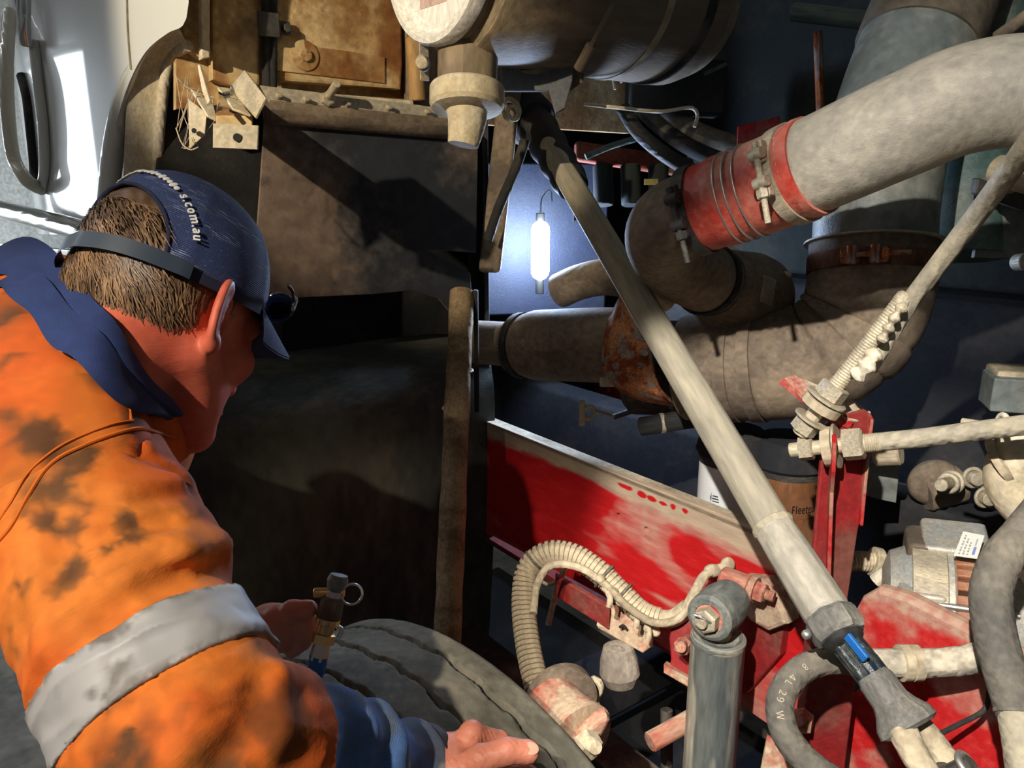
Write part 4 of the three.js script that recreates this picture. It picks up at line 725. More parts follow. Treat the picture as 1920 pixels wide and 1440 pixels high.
{ // pale elbow pipe at the right edge
  const t = thing('coolant_elbow', 'pale rubber elbow with clamp at the right edge under the level rod', 'hose');
  part('elbow', sweep(pts([[1960, 830, 1.1], [1905, 858, 1.12], [1893, 900, 1.13], [1925, 950, 1.13], [1990, 990, 1.13]]), 0.034, 28, 24), M.cream, t);
  part('collar', lathe(P(1872, 868, 1.13), P(1915, 850, 1.11).sub(P(1872, 868, 1.13)), [[0.03, 0], [0.037, 0.002], [0.037, 0.012], [0.03, 0.014]], 28), M.dust, t);
  part('drain_tap', cyl(P(1804, 790, 1.1), P(1870, 800, 1.06), 0.005), M.shaft, t); part('tie', ring(P(1880, 797, 1.06), V(1, 0, 0.1), 0.014, 0.004), M.cream, t);
}
{
  const t = thing('relay_box', 'blue grey box with a pale dusted top at the right edge', 'box');
  part('case', rbox(P(1915, 735, 1.35), V(0.95, 0, 0.3).normalize(), UP, V(-0.3, 0, 0.95).normalize(), 0.11, 0.06, 0.08, 0.004), M.ductGrey, t);
  part('lid', rbox(P(1918, 700, 1.36), V(0.95, 0, 0.3).normalize(), UP, V(-0.3, 0, 0.95).normalize(), 0.10, 0.02, 0.08, 0.006), M.dust, t);
}
{ // hose fitting behind the bracket
  const t = thing('ribbed_hose', 'pale ribbed hose end with clamp behind the red bracket', 'hose');
  part('ribbed_tube', sweep(pts([[1590, 1052, 1.4], [1620, 1052, 1.4], [1650, 1056, 1.4]]), 0.017, 18, 60, true, { shape: (a, q) => 1 + 0.1 * Math.sin(q * 60) }), M.dust, t);
  part('clamp', cyl(P(1634, 1052, 1.4), P(1650, 1056, 1.4), 0.027), M.dust, t); part('nozzle', sweep(pts([[1648, 1056, 1.4], [1670, 1062, 1.39], [1690, 1080, 1.38]]), 0.015, 14, 12), M.dust, t);
}
single('ground_cable', sweep(pts([[1640, 1090, 1.36], [1665, 1072, 1.35], [1700, 1068, 1.35], [1730, 1080, 1.34]]), 0.012, 12, 20), M.cream, 'thin cream cable arching below the ribbed hose end', 'cable');

// ---- air cleaner
{
  const ax = V(0.78, 0, -0.62).normalize(), c = P(806, -100, 1.36), t = thing('air_cleaner', 'large round brown air cleaner canister with white chipped end cap', 'air cleaner');
  part('end_cap', lathe(c, ax, [[0, 0.022], [0.12, 0.022], [0.138, 0.016], [0.146, 0.0], [0.157, 0.002], [0.161, 0.01], [0.161, 0.03], [0.15, 0.034]], 60), M.capWhite, t);
  part('body', lathe(off(c, ax, 0.03), ax, [[0.15, 0], [0.154, 0.005], [0.156, 0.02], [0.172, 0.03], [0.18, 0.05], [0.182, 0.18], [0.18, 0.6], [0.16, 0.66], [0.1, 0.69], [0, 0.69]], 64), M.canister, t);
  part('rib', lathe(off(c, ax, 0.44), ax, [[0.175, 0], [0.183, 0.004], [0.183, 0.02], [0.175, 0.024]], 64), M.canister, t);
  part('clamp_band', lathe(off(c, ax, 0.56), ax, [[0.175, 0], [0.182, 0.003], [0.182, 0.03], [0.175, 0.033]], 64), M.black, t);
  part('warning_label', rbox(onPlane(812, -2, off(c, ax, 0.0215), ax), V(0.62, 0, 0.78), V(0, 1, 0), V(-0.78, 0, 0.62), 0.09, 0.022, 0.001, 0.0003), M.redLabel = dusty('faded red label', [196, 168, 158], [214, 204, 194], 0.4, 77), t);
}
{ // dust drain under the air cleaner
  const t = thing('dust_valve', 'pale dusty drain spout with a wide collar under the air cleaner', 'drain spout'), d = 1.45;
  const a = P(878, 74, d), b = P(876, 168, d), dn = b.clone().sub(a).normalize();
  part('spout', cyl(a, off(b, dn, 0.01), 0.057, 0.056, 36), M.canister, t);
  part('collar', lathe(off(b, dn, -0.005), dn, [[0.052, 0], [0.068, 0.0], [0.0705, 0.004], [0.0705, 0.034], [0.066, 0.042], [0.05, 0.046], [0, 0.046]], 40), M.cream, t);
  part('nozzle', sweep([off(b, dn, 0.03), P(876, 222, d), P(872, 250, d), P(868, 272, d)], (q) => 0.041 - 0.012 * q, 30, 20, true, { shape: (q, s) => 1 - 0.35 * s * Math.abs(Math.sin(q)) }), M.cream, t);
}
{
  const t = thing('hanger_strap', 'narrow slotted steel strap hanging beside the drain spout', 'strap');
  part('strap', rbox(P(795, 108, 1.5), OUT, UP, FW, 0.02, 0.085, 0.004, 0.001), M.bolt, t); part('strap_bolt', merge([cyl(P(793, 116, 1.49), P(790, 117, 1.465), 0.012), ring(P(793, 118, 1.485), FW, 0.013, 0.003)]), M.bolt, t);
}
{
  const t = thing('wiper_bracket', 'grey brown bent bracket plate right of the drain spout', 'bracket');
  part('bent_plate', sweep(pts([[940, 130, 1.62], [1000, 130, 1.58], [1050, 128, 1.6], [1072, 160, 1.62]]), 0.05, 4, 20, true, { shape: (a, q) => 0.5 + 0.5 * Math.abs(Math.cos(a + 0.78)) }), M.elbow, t);
  part('face_plate', plate(pts([[940, 86, 1.55], [1030, 92, 1.55], [1062, 84, 1.55], [1076, 110, 1.55], [1074, 150, 1.55], [1060, 200, 1.55], [1042, 210, 1.55], [1030, 168, 1.55], [940, 168, 1.55]]), CAMSIDE, 0.012, 0.003), M.ductGrey2 = dusty('grey plate half under brown dust', [98, 100, 104], [106, 84, 66], 0.5, 78, { metres: 0.25, tex: { contrast: 6, big: 2 } }), t);
  part('slot', rbox(P(998, 128, 1.546), V(1, 0.1, 0).normalize(), UP, Z, 0.05, 0.005, 0.004, 0.001), M.blackDeep, t);
}
{
  const t = thing('linkage_rod', 'thin rod with a thick sleeve slanting under the air cleaner', 'rod');
  part('sleeve', cyl(P(1085, 130, 1.5), P(1110, 84, 1.46), 0.011), M.elbow, t); part('rod', cyl(P(1108, 88, 1.46), P(1150, 5, 1.38), 0.005), M.elbow, t);
}
// brown post beside the flap
{
  const t = thing('cab_mount_post', 'brown dusty post between the flap and the hanging lamp', 'post');
  part('post', rbox(P(938, 330, 1.92), V(0.9, 0, 0.3).normalize(), V(0.12, 1, 0).normalize(), Z, 0.06, 0.48, 0.05, 0.012), M.elbow, t);
  part('cable', sweep(pts([[985, 262, 1.8], [965, 320, 1.82], [935, 390, 1.84], [915, 450, 1.86]]), 0.012, 12, 20), M.black, t);
  part('fitting', merge([ring(P(957, 205, 1.7), V(0.6, 0.3, 1), 0.022, 0.006), ring(P(962, 212, 1.69), V(0.6, 0.3, 1), 0.014, 0.005)]), M.dust, t);
}
// hoses and cables behind, centre top
for (const [list, r, m, name, text] of [
  [[[1168, 203, 1.8], [1195, 245, 1.78], [1240, 285, 1.75], [1300, 322, 1.72], [1360, 350, 1.7]], 0.017, M.blackDeep, 'rubber_hose', 'nearest dark hose sagging behind the red hose'],
  [[[1190, 190, 1.95], [1230, 230, 1.92], [1280, 268, 1.88], [1350, 300, 1.85], [1420, 310, 1.82]], 0.02, M.black, 'rubber_hose', 'middle dark hose sagging towards the red bracket piece'],
  [[[1230, 200, 2.0], [1290, 240, 1.95], [1340, 262, 1.9], [1420, 285, 1.86], [1500, 300, 1.84]], 0.026, M.rubber, 'rubber_hose', 'upper dusty hose with a pale bend behind the red hose'],
  [[[1095, 195, 1.7], [1160, 202, 1.7], [1240, 209, 1.7], [1300, 203, 1.7], [1308, 216, 1.7], [1302, 238, 1.7]], 0.004, M.cream, 'thin_wire', 'thin pale wire strung level below the air cleaner'],
  [[[1098, 294, 1.9], [1140, 276, 1.9], [1200, 258, 1.9]], 0.008, M.teal, 'brake_line', 'thin pale line slanting up left of the dark hoses'],
  [[[1142, 125, 1.75], [1150, 150, 1.75], [1153, 168, 1.75]], 0.003, M.cream, 'thin_wire', 'tiny loose wire end hanging below the air cleaner'],
  [[[1145, 124, 1.76], [1160, 138, 1.76], [1165, 155, 1.76]], 0.003, M.cream, 'thin_wire', 'curled loose wire end right of the hanging wire'],
]) single(name, sweep(pts(list), r, 14, 30), m, text, /wire/.test(name) ? 'wire' : 'hose');
single('red_bracket_piece', rbox(P(1420, 252, 1.85), V(0.9, 0.2, 0).normalize(), UP, Z, 0.1, 0.06, 0.03, 0.004), M.red, 'small red bracket piece just behind the red hose', 'bracket');
{
  const t = thing('battery_box', 'black box shape under the right part of the air cleaner', 'box');
  part('box_body', rbox(P(1265, 165, 1.95), V(1, -0.05, 0).normalize(), UP, Z, 0.24, 0.13, 0.1, 0.01), M.blackDeep, t);
  part('box_strap', rbox(P(1340, 130, 1.9), V(0.9, 0.4, 0).normalize(), V(-0.4, 0.9, 0).normalize(), Z, 0.06, 0.01, 0.02, 0.002), M.teal, t);
}
// ================================================================ steering shaft
{
  const a = P(1022, 262, 1.83), b = P(1450, 988, 1.076), c = P(1556, 1158, 0.975), d = c.clone().sub(b).normalize(), t = thing('steering_shaft', 'long grey dusty steering shaft slanting across the engine bay', 'shaft');
  part('upper_tube', cyl(a, b, 0.0272, 0.0272, 36, 0.001), M.shaft, t);
  part('weld_ring', lathe(off(b, d, -0.006), d, [[0.0265, 0], [0.030, 0.003], [0.0305, 0.007], [0.028, 0.012], [0.026, 0.013]], 36), M.shaft, t);
  part('lower_tube', lathe(b, d, [[0.0275, 0], [0.028, 0.01], [0.0295, 0.06], [0.0305, b.distanceTo(c) - 0.01], [0.0285, b.distanceTo(c)], [0, b.distanceTo(c)]], 36), M.pipe, t);
  const e = off(c, d, 0.055), [sx, sy, sz] = basis(d);
  part('collar', lathe(off(c, d, -0.004), d, [[0.022, -0.006], [0.0325, 0], [0.0345, 0.005], [0.0345, 0.026], [0.031, 0.032], [0.02, 0.034]], 8, { crease: 0.2 }), M.collar = dusty('grey cast collar', [104, 102, 96], [150, 144, 128], 0.35, 79, { bump: 'lump', metres: 0.2, rough: 0.7 }), t);
  part('collar_screw', merge([ball(P(1512, 1190, 0.96), 0.006), cyl(P(1512, 1190, 0.965), P(1524, 1180, 0.98), 0.005)]), M.zinc, t);
  const s0 = off(c, d, 0.028), s1 = P(1690, 1335, 0.89);
  part('seal', lathe(s0, d, [[0.027, 0], [0.025, 0.006], [0.019, 0.012], [0.016, 0.013]], 24), M.blackDeep, t);
  const sd = s1.clone().sub(s0).normalize();
  const spl = []; const L = s0.distanceTo(s1);
  part('spline', sweep([s0, along(s0, s1, 0.5), s1], 0.0185, 72, 8, true, { shape: (q) => 1 + 0.09 * Math.sign(Math.cos(q * 7)) * Math.min(1, Math.abs(Math.cos(q * 7)) * 3) }), M.spline = dusty('greasy blue black spline', [34, 44, 54], [96, 94, 82], 0.3, 80, { metres: 0.15, rough: 0.4, metal: 0.3 }), t);
  part('blue_mark', rbox(P(1606, 1214, 0.917), V(sd.x, sd.y, sd.z), off(V(), basis(sd)[0], 1), basis(sd)[2], 0.034, 0.006, 0.012, 0.002), M.blue, t);
  // yoke and cross
  const y0 = P(1664, 1306, 0.90), y1 = P(1706, 1366, 0.88), y2 = P(1752, 1440, 0.85), yd = y1.clone().sub(y0).normalize();
  part('yoke_neck', lathe(y0, yd, [[0.018, -0.028], [0.0215, -0.02], [0.022, 0.004], [0.026, 0.014], [0.034, 0.026], [0.036, 0.036], [0.03, 0.04], [0, 0.04]], 28), M.collar, t);
  const side = basis(yd)[0].clone().addScaledVector(basis(yd)[2], 0.35).normalize();
  for (const s of [-1, 1]) part('yoke_arm', sweep([off(off(y0, yd, 0.036), side, s * 0.02), off(off(y0, yd, 0.062), side, s * 0.03), off(off(y0, yd, 0.088), side, s * 0.033), off(off(y0, yd, 0.106), side, s * 0.03)], (q) => 0.0165 - 0.003 * q, 18, 16), M.dust, t);
  const jc = off(y0, yd, 0.094);
  part('cross', merge([cyl(off(jc, side, -0.036), off(jc, side, 0.036), 0.011), cyl(off(jc, new THREE.Vector3().crossVectors(side, yd), -0.036), off(jc, new THREE.Vector3().crossVectors(side, yd), 0.036), 0.011), ball(jc, 0.016)]), M.steelDark, t);
  part('bearing_cap', ring(off(jc, new THREE.Vector3().crossVectors(side, yd).normalize(), 0.03), new THREE.Vector3().crossVectors(side, yd), 0.014, 0.004), M.zinc, t);
  part('lower_yoke', lathe(off(jc, yd, 0.012), yd, [[0.03, 0], [0.036, 0.01], [0.034, 0.06], [0.024, 0.09], [0.024, 0.24], [0, 0.24]], 28), M.collar, t);
}
{ // black boot at the head of the shaft
  const t = thing('shaft_boot', 'black rubber boot where the steering shaft enters the bulkhead', 'boot');
  part('boot', sweep(pts([[985, 215, 1.93], [1010, 245, 1.88], [1050, 310, 1.78], [1075, 350, 1.72]]), (q) => 0.05 - 0.012 * q, 28, 30, true, { shape: (a, q) => 1 + 0.06 * Math.sin(q * 30) }), M.blackDeep, t);
  part('boot_seat', cyl(P(960, 190, 1.98), P(1000, 232, 1.9), 0.065), M.black, t);
}
// ================================================================ work lamp hung in the bay
{
  const t = thing('work_lamp', 'bright slim work lamp hung upright in the engine bay', 'lamp'), c = P(...LIGHTS.work.at);
  const glow = mat({ name: 'work lamp glow', color: 0xffffff, emissive: new THREE.Color(0.85, 0.95, 1), emissiveIntensity: 60 });
  part('light_tube', new THREE.CapsuleGeometry(0.025, 0.11, 8, 20).translate(c.x, c.y, c.z), glow, t);
  part('handle', cyl(V(c.x, c.y - 0.07, c.z - 0.02), V(c.x, c.y - 0.12, c.z - 0.02), 0.012), M.blackDeep, t);
  part('lamp_head', cyl(V(c.x, c.y + 0.07, c.z - 0.02), V(c.x, c.y + 0.1, c.z - 0.02), 0.012), M.blackDeep, t);
  part('hook', sweep([V(c.x, c.y + 0.1, c.z), V(c.x + 0.004, c.y + 0.14, c.z), V(c.x + 0.025, c.y + 0.16, c.z), V(c.x + 0.03, c.y + 0.13, c.z)], 0.002, 8, 16), M.blackDeep, t);
  const p = new THREE.PointLight(LIGHTS.work.color, LIGHTS.work.power, 0, 2); p.position.copy(c); p.castShadow = true; p.shadow.radius = 1.5; scene.add(p);
}
{ // blue black sheet added behind the lamp to catch its glow
  const t = thing('lamp_glow_backing', 'dark blue black sheets added behind the hanging lamp to catch and block its light', 'bracket');
  part('glow_sheet', rbox(P(1010, 450, 2.27), V(0.97, 0, -0.2).normalize(), UP, V(0.2, 0, 0.97).normalize(), 0.42, 0.44, 0.02, 0.008), M.bluePlate = dusty('blue black plate', [18, 24, 40], [28, 32, 42], 0.3, 81, { metres: 0.5, rough: 0.6 }), t);
  { const e0 = P(912, 440, 1.98), e1 = P(905, 440, 2.9), sd = e1.clone().sub(e0).setY(0).normalize(); part('light_block_sheet', rbox(along(e0, e1, 0.5).setY(1.45), sd, UP, new THREE.Vector3().crossVectors(sd, UP), 0.95, 0.75, 0.012, 0.003), M.dark, t); }  // added to keep the lamp light out of the recess
  for (const [x, y] of [[968, 410], [985, 415], [1075, 400]]) part('rib', rbox(P(x, y, 2.25), X, UP, Z, 0.004, 0.05, 0.02, 0.001), M.dark, t);
}
// upright pole below the flap
{
  const t = thing('upright_pole', 'upright dirt caked pole reaching from the flap down behind the tyre', 'pole');
  const a = P(866, 548, 1.83), b = P(838, 1215, 1.55);
  part('tube', sweep([a, along(a, b, 0.3), along(a, b, 0.6), b], 0.0285, 24, 30, true, { shape: (q, s) => 1 + 0.05 * Math.sin(s * 31 + q * 2) * Math.sin(s * 13) }), M.pole, t);
  for (const [x, y] of [[862, 695], [855, 765]]) part('tie', ring(P(x, y, 1.77), UP, 0.030, 0.0025), M.cream, t);
  part('edge_plate', rbox(P(893, 660, 1.86), V(0.96, 0, 0.2).normalize(), UP, Z, 0.012, 0.3, 0.02, 0.003), M.black, t);
}
// ================================================================ tyre
const TY = { axis: OUT.clone().applyAxisAngle(UP, 0.16), r: 0.52, w: 0.30 };
{
  const t = thing('wheel_assembly', 'large dusty truck wheel with worn tread grooves beside the hand', 'wheel');
  const top = P(850, 1215, 1.14), inner = top.clone(), c = inner.clone().addScaledVector(TY.axis, TY.w * 0.42); c.y = top.y + 0.006 - TY.r; TY.c = c;
  const ns = 150, na = 620, pos = [], uv = [], idx = [], [fx, fy, fz] = [new THREE.Vector3().crossVectors(UP, TY.axis).normalize(), UP, TY.axis];
  const grooves = [-0.098, -0.034, 0.034, 0.098], zig = (a, g) => g + 0.0022 * Math.sign(Math.sin(a * 46 + g * 40)) * Math.min(1, 2 * Math.abs(Math.sin(a * 46 + g * 40))) + 0.002 * Math.sin(a * 17 + g * 90);
  const prof = (s, a) => { const q = Math.abs(s), half = TY.w / 2; let r = TY.r - 0.006 * (q / half) ** 2; if (q > half - 0.014) r -= 0.014 - Math.sqrt(Math.max(0, 0.014 ** 2 - (q - half + 0.014) ** 2));
    for (const g of grooves) { const e = Math.abs(s - zig(a, g)); r -= 0.013 * (1 - smooth(0.0018, 0.004, e)); const chip = fb3(a * 60, g * 50, s * 120, 2, 5); if (e < 0.014) r -= 0.004 * smooth(0.62, 0.7, chip) * (1 - e / 0.014); } return r - 0.0012 * fb3(a * 25, s * 40, 0, 2, 9); };
  for (let i = 0; i <= na; i++) { const a = i / na * Math.PI * 2; for (let j = 0; j <= ns; j++) {
    let s, r; const k = j / ns; if (k < 0.1) { const q = k / 0.1; s = -TY.w / 2 - 0.012 * Math.sin(q * Math.PI); r = lerp(0.30, TY.r - 0.02, q); } else if (k > 0.9) { const q = (k - 0.9) / 0.1; s = TY.w / 2 + 0.012 * Math.sin(q * Math.PI); r = lerp(TY.r - 0.02, 0.30, q); } else { s = lerp(-TY.w / 2, TY.w / 2, (k - 0.1) / 0.8); r = prof(s, a); }
    const w = c.clone().addScaledVector(fx, Math.cos(a) * r).addScaledVector(UP, Math.sin(a) * r).addScaledVector(fz, s); pos.push(w.x, w.y, w.z); uv.push(k * 0.45, a * TY.r); } }
  for (let i = 0; i < na; i++) for (let j = 0; j < ns; j++) { const a = i * (ns + 1) + j, b = a + ns + 1; idx.push(a, b, a + 1, a + 1, b, b + 1); }
  const g = new THREE.BufferGeometry(); g.setAttribute('position', new THREE.Float32BufferAttribute(pos, 3)); g.setAttribute('uv', new THREE.Float32BufferAttribute(uv, 2)); g.setIndex(idx); fixWinding(g); g.computeVertexNormals();
  part('tyre', g, M.tyre, t);
  part('rim', lathe(off(c, TY.axis, -0.12), TY.axis, [[0.02, 0.1], [0.17, 0.11], [0.2, 0.02], [0.29, 0], [0.3, 0.01], [0.28, 0.03], [0.28, 0.21], [0.3, 0.23], [0.29, 0.24], [0.2, 0.2], [0.17, 0.12], [0.02, 0.12]], 48), M.alu, t);
}
// ================================================================ shock absorber
const SHOCK = { d: 1.29 };
{
  const t = thing('shock_absorber', 'upright grey dusty shock absorber with a bolted rubber eye on top', 'shock absorber'), d = SHOCK.d;
  const top = P(1347, 1190, d), r = 0.0447, bot = top.clone(); bot.y = 0.42;
  part('tube', lathe(bot, UP, [[0, 0], [r, 0], [r, top.y - bot.y - 0.014], [r + 0.001, top.y - bot.y - 0.012], [r + 0.001, top.y - bot.y - 0.004], [r - 0.004, top.y - bot.y], [r - 0.012, top.y - bot.y - 0.002], [0, top.y - bot.y - 0.004]], 44), M.shock = dusty('grey shock tube', [136, 138, 130], [182, 176, 156], 0.55, 82, { metres: 0.3, rough: 0.55, metal: 0.1, tex: { third: [70, 80, 84], t0: 0.56, t1: 0.64, ta: 0.6, tp: 5, contrast: 2.5 } }), t);
  const e0 = P(1328, 1160, d - 0.045), e1 = P(1386, 1110, d + 0.05), ed = e1.clone().sub(e0).normalize(); // eye axis
  part('eye', lathe(e0, ed, [[0.024, 0.0], [0.032, 0.0], [0.0385, 0.004], [0.0395, 0.02], [0.0385, 0.022], [0.0395, 0.024], [0.0405, 0.055], [0.036, 0.085], [0.03, 0.09], [0, 0.09]], 44), M.shockEye = dusty('grey rubber eye', [96, 102, 100], [140, 140, 126], 0.4, 83, { rough: 0.6 }), t);
  part('eye_face', lathe(off(e0, ed, 0.003), ed, [[0, 0], [0.025, 0], [0.032, -0.001], [0.032, 0.004], [0, 0.004]], 36), M.redPlate, t);
  part('neck', cyl(off(top, UP, -0.01), along(e0, e1, 0.45), 0.02), M.shaft, t);
  part('eye_nut', hex(off(e0, ed, 0.004), ed.clone().negate(), 0.036, 0.02), M.bolt, t); part('eye_bolt', cyl(e0, off(e0, ed, -0.026), 0.008), M.bolt, t);
  part('split_pin', sweep([P(1302, 1152, d - 0.06), P(1316, 1158, d - 0.065), P(1330, 1166, d - 0.065), P(1340, 1170, d - 0.06)], 0.0025, 8, 12), M.zinc, t);
}
{ // bracket and bolt above the shock, on the rail
  const t = thing('shock_bracket', 'dusty pink red cast bracket and bolt fixing the shock to the rail', 'bracket');
  const f = (x, y, o = 0.05) => rail(x, y, o);
  part('cast_plate', plate([[1385, 1085], [1428, 1090], [1452, 1115], [1470, 1150], [1474, 1172], [1440, 1185], [1405, 1165], [1385, 1140]].map(([x, y]) => f(x, y)), OUT, 0.045, 0.008), M.dustRed, t);
  part('lower_block', plate([[1378, 1140], [1470, 1165], [1462, 1230], [1400, 1300], [1370, 1300]].map(([x, y]) => f(x, y, 0.02)), OUT, 0.03, 0.004), M.darkRed, t);
  const a = P(1352, 1082, 1.36), b = P(1404, 1102, 1.33), d = b.clone().sub(a).normalize();
  part('sleeve', lathe(a, d, [[0, 0], [0.016, 0], [0.021, 0.004], [0.0215, 0.05], [0.02, 0.051], [0.023, 0.053], [0.023, b.distanceTo(a) + 0.012], [0, b.distanceTo(a) + 0.012]], 30), M.dustRed, t);
  part('washer', washer(off(b, d, 0.008), d, 0.023, 0.008, 0.005), M.dustRed, t); part('nut', hex(off(b, d, 0.012), d, 0.032, 0.018), M.dustRed, t); part('bolt_end', thread(off(b, d, 0.025), off(b, d, 0.045), 0.009, 0.002), M.dustRed, t);
}
// ================================================================ wiring loom and chain
{
  const c = curveOf(pts([[1008, 1292, 1.42], [990, 1210, 1.47], [982, 1120, 1.52], [992, 1065, 1.54], [1025, 1038, 1.54], [1070, 1040, 1.53], [1120, 1070, 1.51], [1165, 1112, 1.49], [1210, 1150, 1.47], [1258, 1160, 1.45], [1290, 1140, 1.44]]));
  const t = thing('wiring_loom', 'pale ribbed wiring loom looping in front of the red rail', 'loom');
  const n = 56; const ribs = [];
  part('conduit', sweep(c, (q) => 0.0205 - 0.004 * smooth(0.6, 0.95, q), 20, 150), M.dust, t);
  for (let k = 0; k < n; k++) { const q = 0.01 + k / n * 0.9; part('rib', lathe(off(c.getPointAt(q), c.getTangentAt(q), -0.0055), c.getTangentAt(q), [[0.0175 - 0.003 * q, 0], [0.0242 - 0.0045 * smooth(0.6, 0.95, q), 0.002], [0.0242 - 0.0045 * smooth(0.6, 0.95, q), 0.009], [0.0175 - 0.003 * q, 0.011]], 18), M.dust, t); }
  part('side_wire', sweep(pts([[1000, 1150, 1.45], [1008, 1095, 1.49], [1030, 1062, 1.5], [1080, 1062, 1.49], [1130, 1092, 1.47], [1180, 1140, 1.45], [1230, 1168, 1.43], [1275, 1158, 1.42], [1308, 1104, 1.42], [1322, 1080, 1.43]]), 0.0075, 12, 60), M.dust, t);
  part('tail_wire', sweep(pts([[1285, 1140, 1.43], [1305, 1105, 1.42], [1318, 1082, 1.43], [1338, 1070, 1.44], [1364, 1060, 1.445]]), 0.0085, 12, 40), M.dust, t);
  for (const [q, s] of [[0.42, 1], [0.68, 1.1], [0.76, 1.05]]) part('cable_tie', ring(c.getPointAt(q), c.getTangentAt(q), 0.0235 * s, 0.003, 24, 8), M.tieMat = dusty('dusty cable tie', [70, 66, 58], [170, 160, 140], 0.5, 84), t);
  part('lug', merge([ball(P(1336, 1070, 1.44), 0.013, 1.3, 1, 0.8), ball(P(1364, 1060, 1.445), 0.014, 1, 1.2, 0.6)]), M.dust, t);
  for (let k = 0; k < 9; k++) part('tie_wire', ball(P(1125 + k * 13, 1085 + k * 12.5 + (k % 2) * 6, 1.47), 0.011, 0.9, 0.8, 0.9), M.dust, t);
  for (const [x, y] of [[1140, 1110], [1213, 1172], [1190, 1150]]) part('hanging_end', sweep([P(x, y, 1.46), P(x + 4, y + 14, 1.45), P(x + 2, y + 28, 1.45)], 0.006, 8, 8), M.dust, t);
}
// spring hanger brackets under the loom
{
  const t = thing('spring_hanger', 'dusty pink folded hanger plate below the loom', 'bracket');
  part('face', plate(pts([[1140, 1100, 1.56], [1215, 1150, 1.5], [1222, 1180, 1.5], [1216, 1215, 1.49], [1200, 1226, 1.49], [1122, 1178, 1.56], [1120, 1170, 1.56], [1136, 1158, 1.56]]), V(-0.55, 0.35, 0.76).normalize(), 0.02, 0.003), M.dustRed, t);
  part('lip', plate(pts([[1118, 1172, 1.555], [1202, 1226, 1.485], [1203, 1236, 1.485], [1120, 1182, 1.555]]), V(-0.4, -0.3, 0.85).normalize(), 0.02, 0.002), M.dust, t);
  part('slot', sweep(pts([[1162, 1176, 1.51], [1168, 1173, 1.505], [1174, 1178, 1.50]]), 0.003, 6, 8), M.blackDeep, t);
  part('arm', rbox(P(1090, 1125, 1.6), P(1180, 1180, 1.5).sub(P(1090, 1125, 1.6)).normalize(), UP, Z, 0.16, 0.05, 0.02, 0.004), M.darkRed, t);
}
{
  const t = thing('bump_stop', 'round grey rubber bump stop under the hanger plate', 'bump stop');
  part('dome', lathe(P(1162, 1262, 1.53), P(1158, 1195, 1.52).sub(P(1162, 1262, 1.53)), [[0, -0.03], [0.03, -0.022], [0.04, 0], [0.037, 0.03], [0.03, 0.055], [0.02, 0.06], [0, 0.06]], 30), M.rubberDome = dusty('dusty grey rubber dome', [130, 120, 108], [176, 168, 152], 0.5, 85), t);
}
{
  const t = thing('spring_pack', 'dark leaf spring and axle pieces low in the shadow', 'spring');
  for (let k = 0; k < 5; k++) part('leaf', rbox(P(1130, 1400 + k * 17, 1.62), FW, UP, OUT, 1.1, 0.014, 0.09, 0.003), M.steelDark, t);
  part('u_bolt', cyl(P(1250, 1330, 1.5), P(1250, 1500, 1.5), 0.012), M.steelDark, t);
}
{
  const t = thing('hanger_block', 'dusty red lower hanger block with a bolt left of the shock', 'bracket');
  part('block', plate(pts([[1262, 1150, 1.46], [1300, 1160, 1.44], [1300, 1302, 1.42], [1246, 1262, 1.44], [1252, 1240, 1.44], [1250, 1200, 1.45]]), V(-0.5, 0.3, 0.8).normalize(), 0.03, 0.004), M.darkRed, t);
  part('foot', plate(pts([[1244, 1246, 1.44], [1300, 1282, 1.40], [1300, 1300, 1.40], [1244, 1262, 1.44]]), V(-0.4, 0.3, 0.85).normalize(), 0.03, 0.003), M.dustRed, t);
  part('bolt', merge([hex(P(1284, 1207, 1.38), V(-0.6, -0.05, 0.8), 0.026, 0.02), cyl(P(1290, 1200, 1.42), P(1276, 1214, 1.35), 0.010)]), M.dustRed, t);
}
single('brake_rod', cyl(P(1218, 1392, 1.35), P(1330, 1330, 1.4), 0.0175), M.dustRed, 'short pale pipe angled behind the shock absorber near the bottom', 'pipe');
// steering arm joint low in the centre
{
  const t = thing('king_pin_joint', 'dusty pale steering joint with a big bolt beside the tyre', 'joint'), c = P(1062, 1370, 1.12), d = P(1120, 1405, 1.02).sub(P(1040, 1330, 1.2)).normalize();
  part('barrel', lathe(P(1022, 1318, 1.2), P(1085, 1385, 1.13).sub(P(1022, 1318, 1.2)), [[0, 0], [0.042, 0], [0.05, 0.008], [0.052, 0.05], [0.056, 0.075], [0.058, 0.09], [0, 0.095]], 40), M.dustRed, t);
  part('cap_ring', lathe(P(1048, 1300, 1.22), P(1075, 1350, 1.16).sub(P(1048, 1300, 1.22)), [[0.04, 0], [0.056, 0.002], [0.056, 0.022], [0.04, 0.026], [0, 0.026]], 36), M.elbow, t);
  part('flange', plate(pts([[1062, 1412, 1.1], [1118, 1348, 1.1], [1138, 1340, 1.1], [1146, 1352, 1.1], [1142, 1392, 1.09], [1130, 1445, 1.08], [1090, 1470, 1.08], [1060, 1450, 1.09]]), V(0.25, -0.1, 0.95).normalize(), 0.022, 0.006), M.dustRed, t);
  part('bolt_head', hex(P(1096, 1388, 1.085), V(0.35, -0.15, 0.92), 0.036, 0.022), M.dust, t); part('bolt_end', thread(P(1102, 1392, 1.065), P(1118, 1402, 1.04), 0.0095, 0.002), M.dust, t);
  part('oil_hole', cyl(P(1058, 1338, 1.12), off(P(1058, 1338, 1.12), CAMSIDE, 0.004), 0.003), M.blackDeep, t);
}
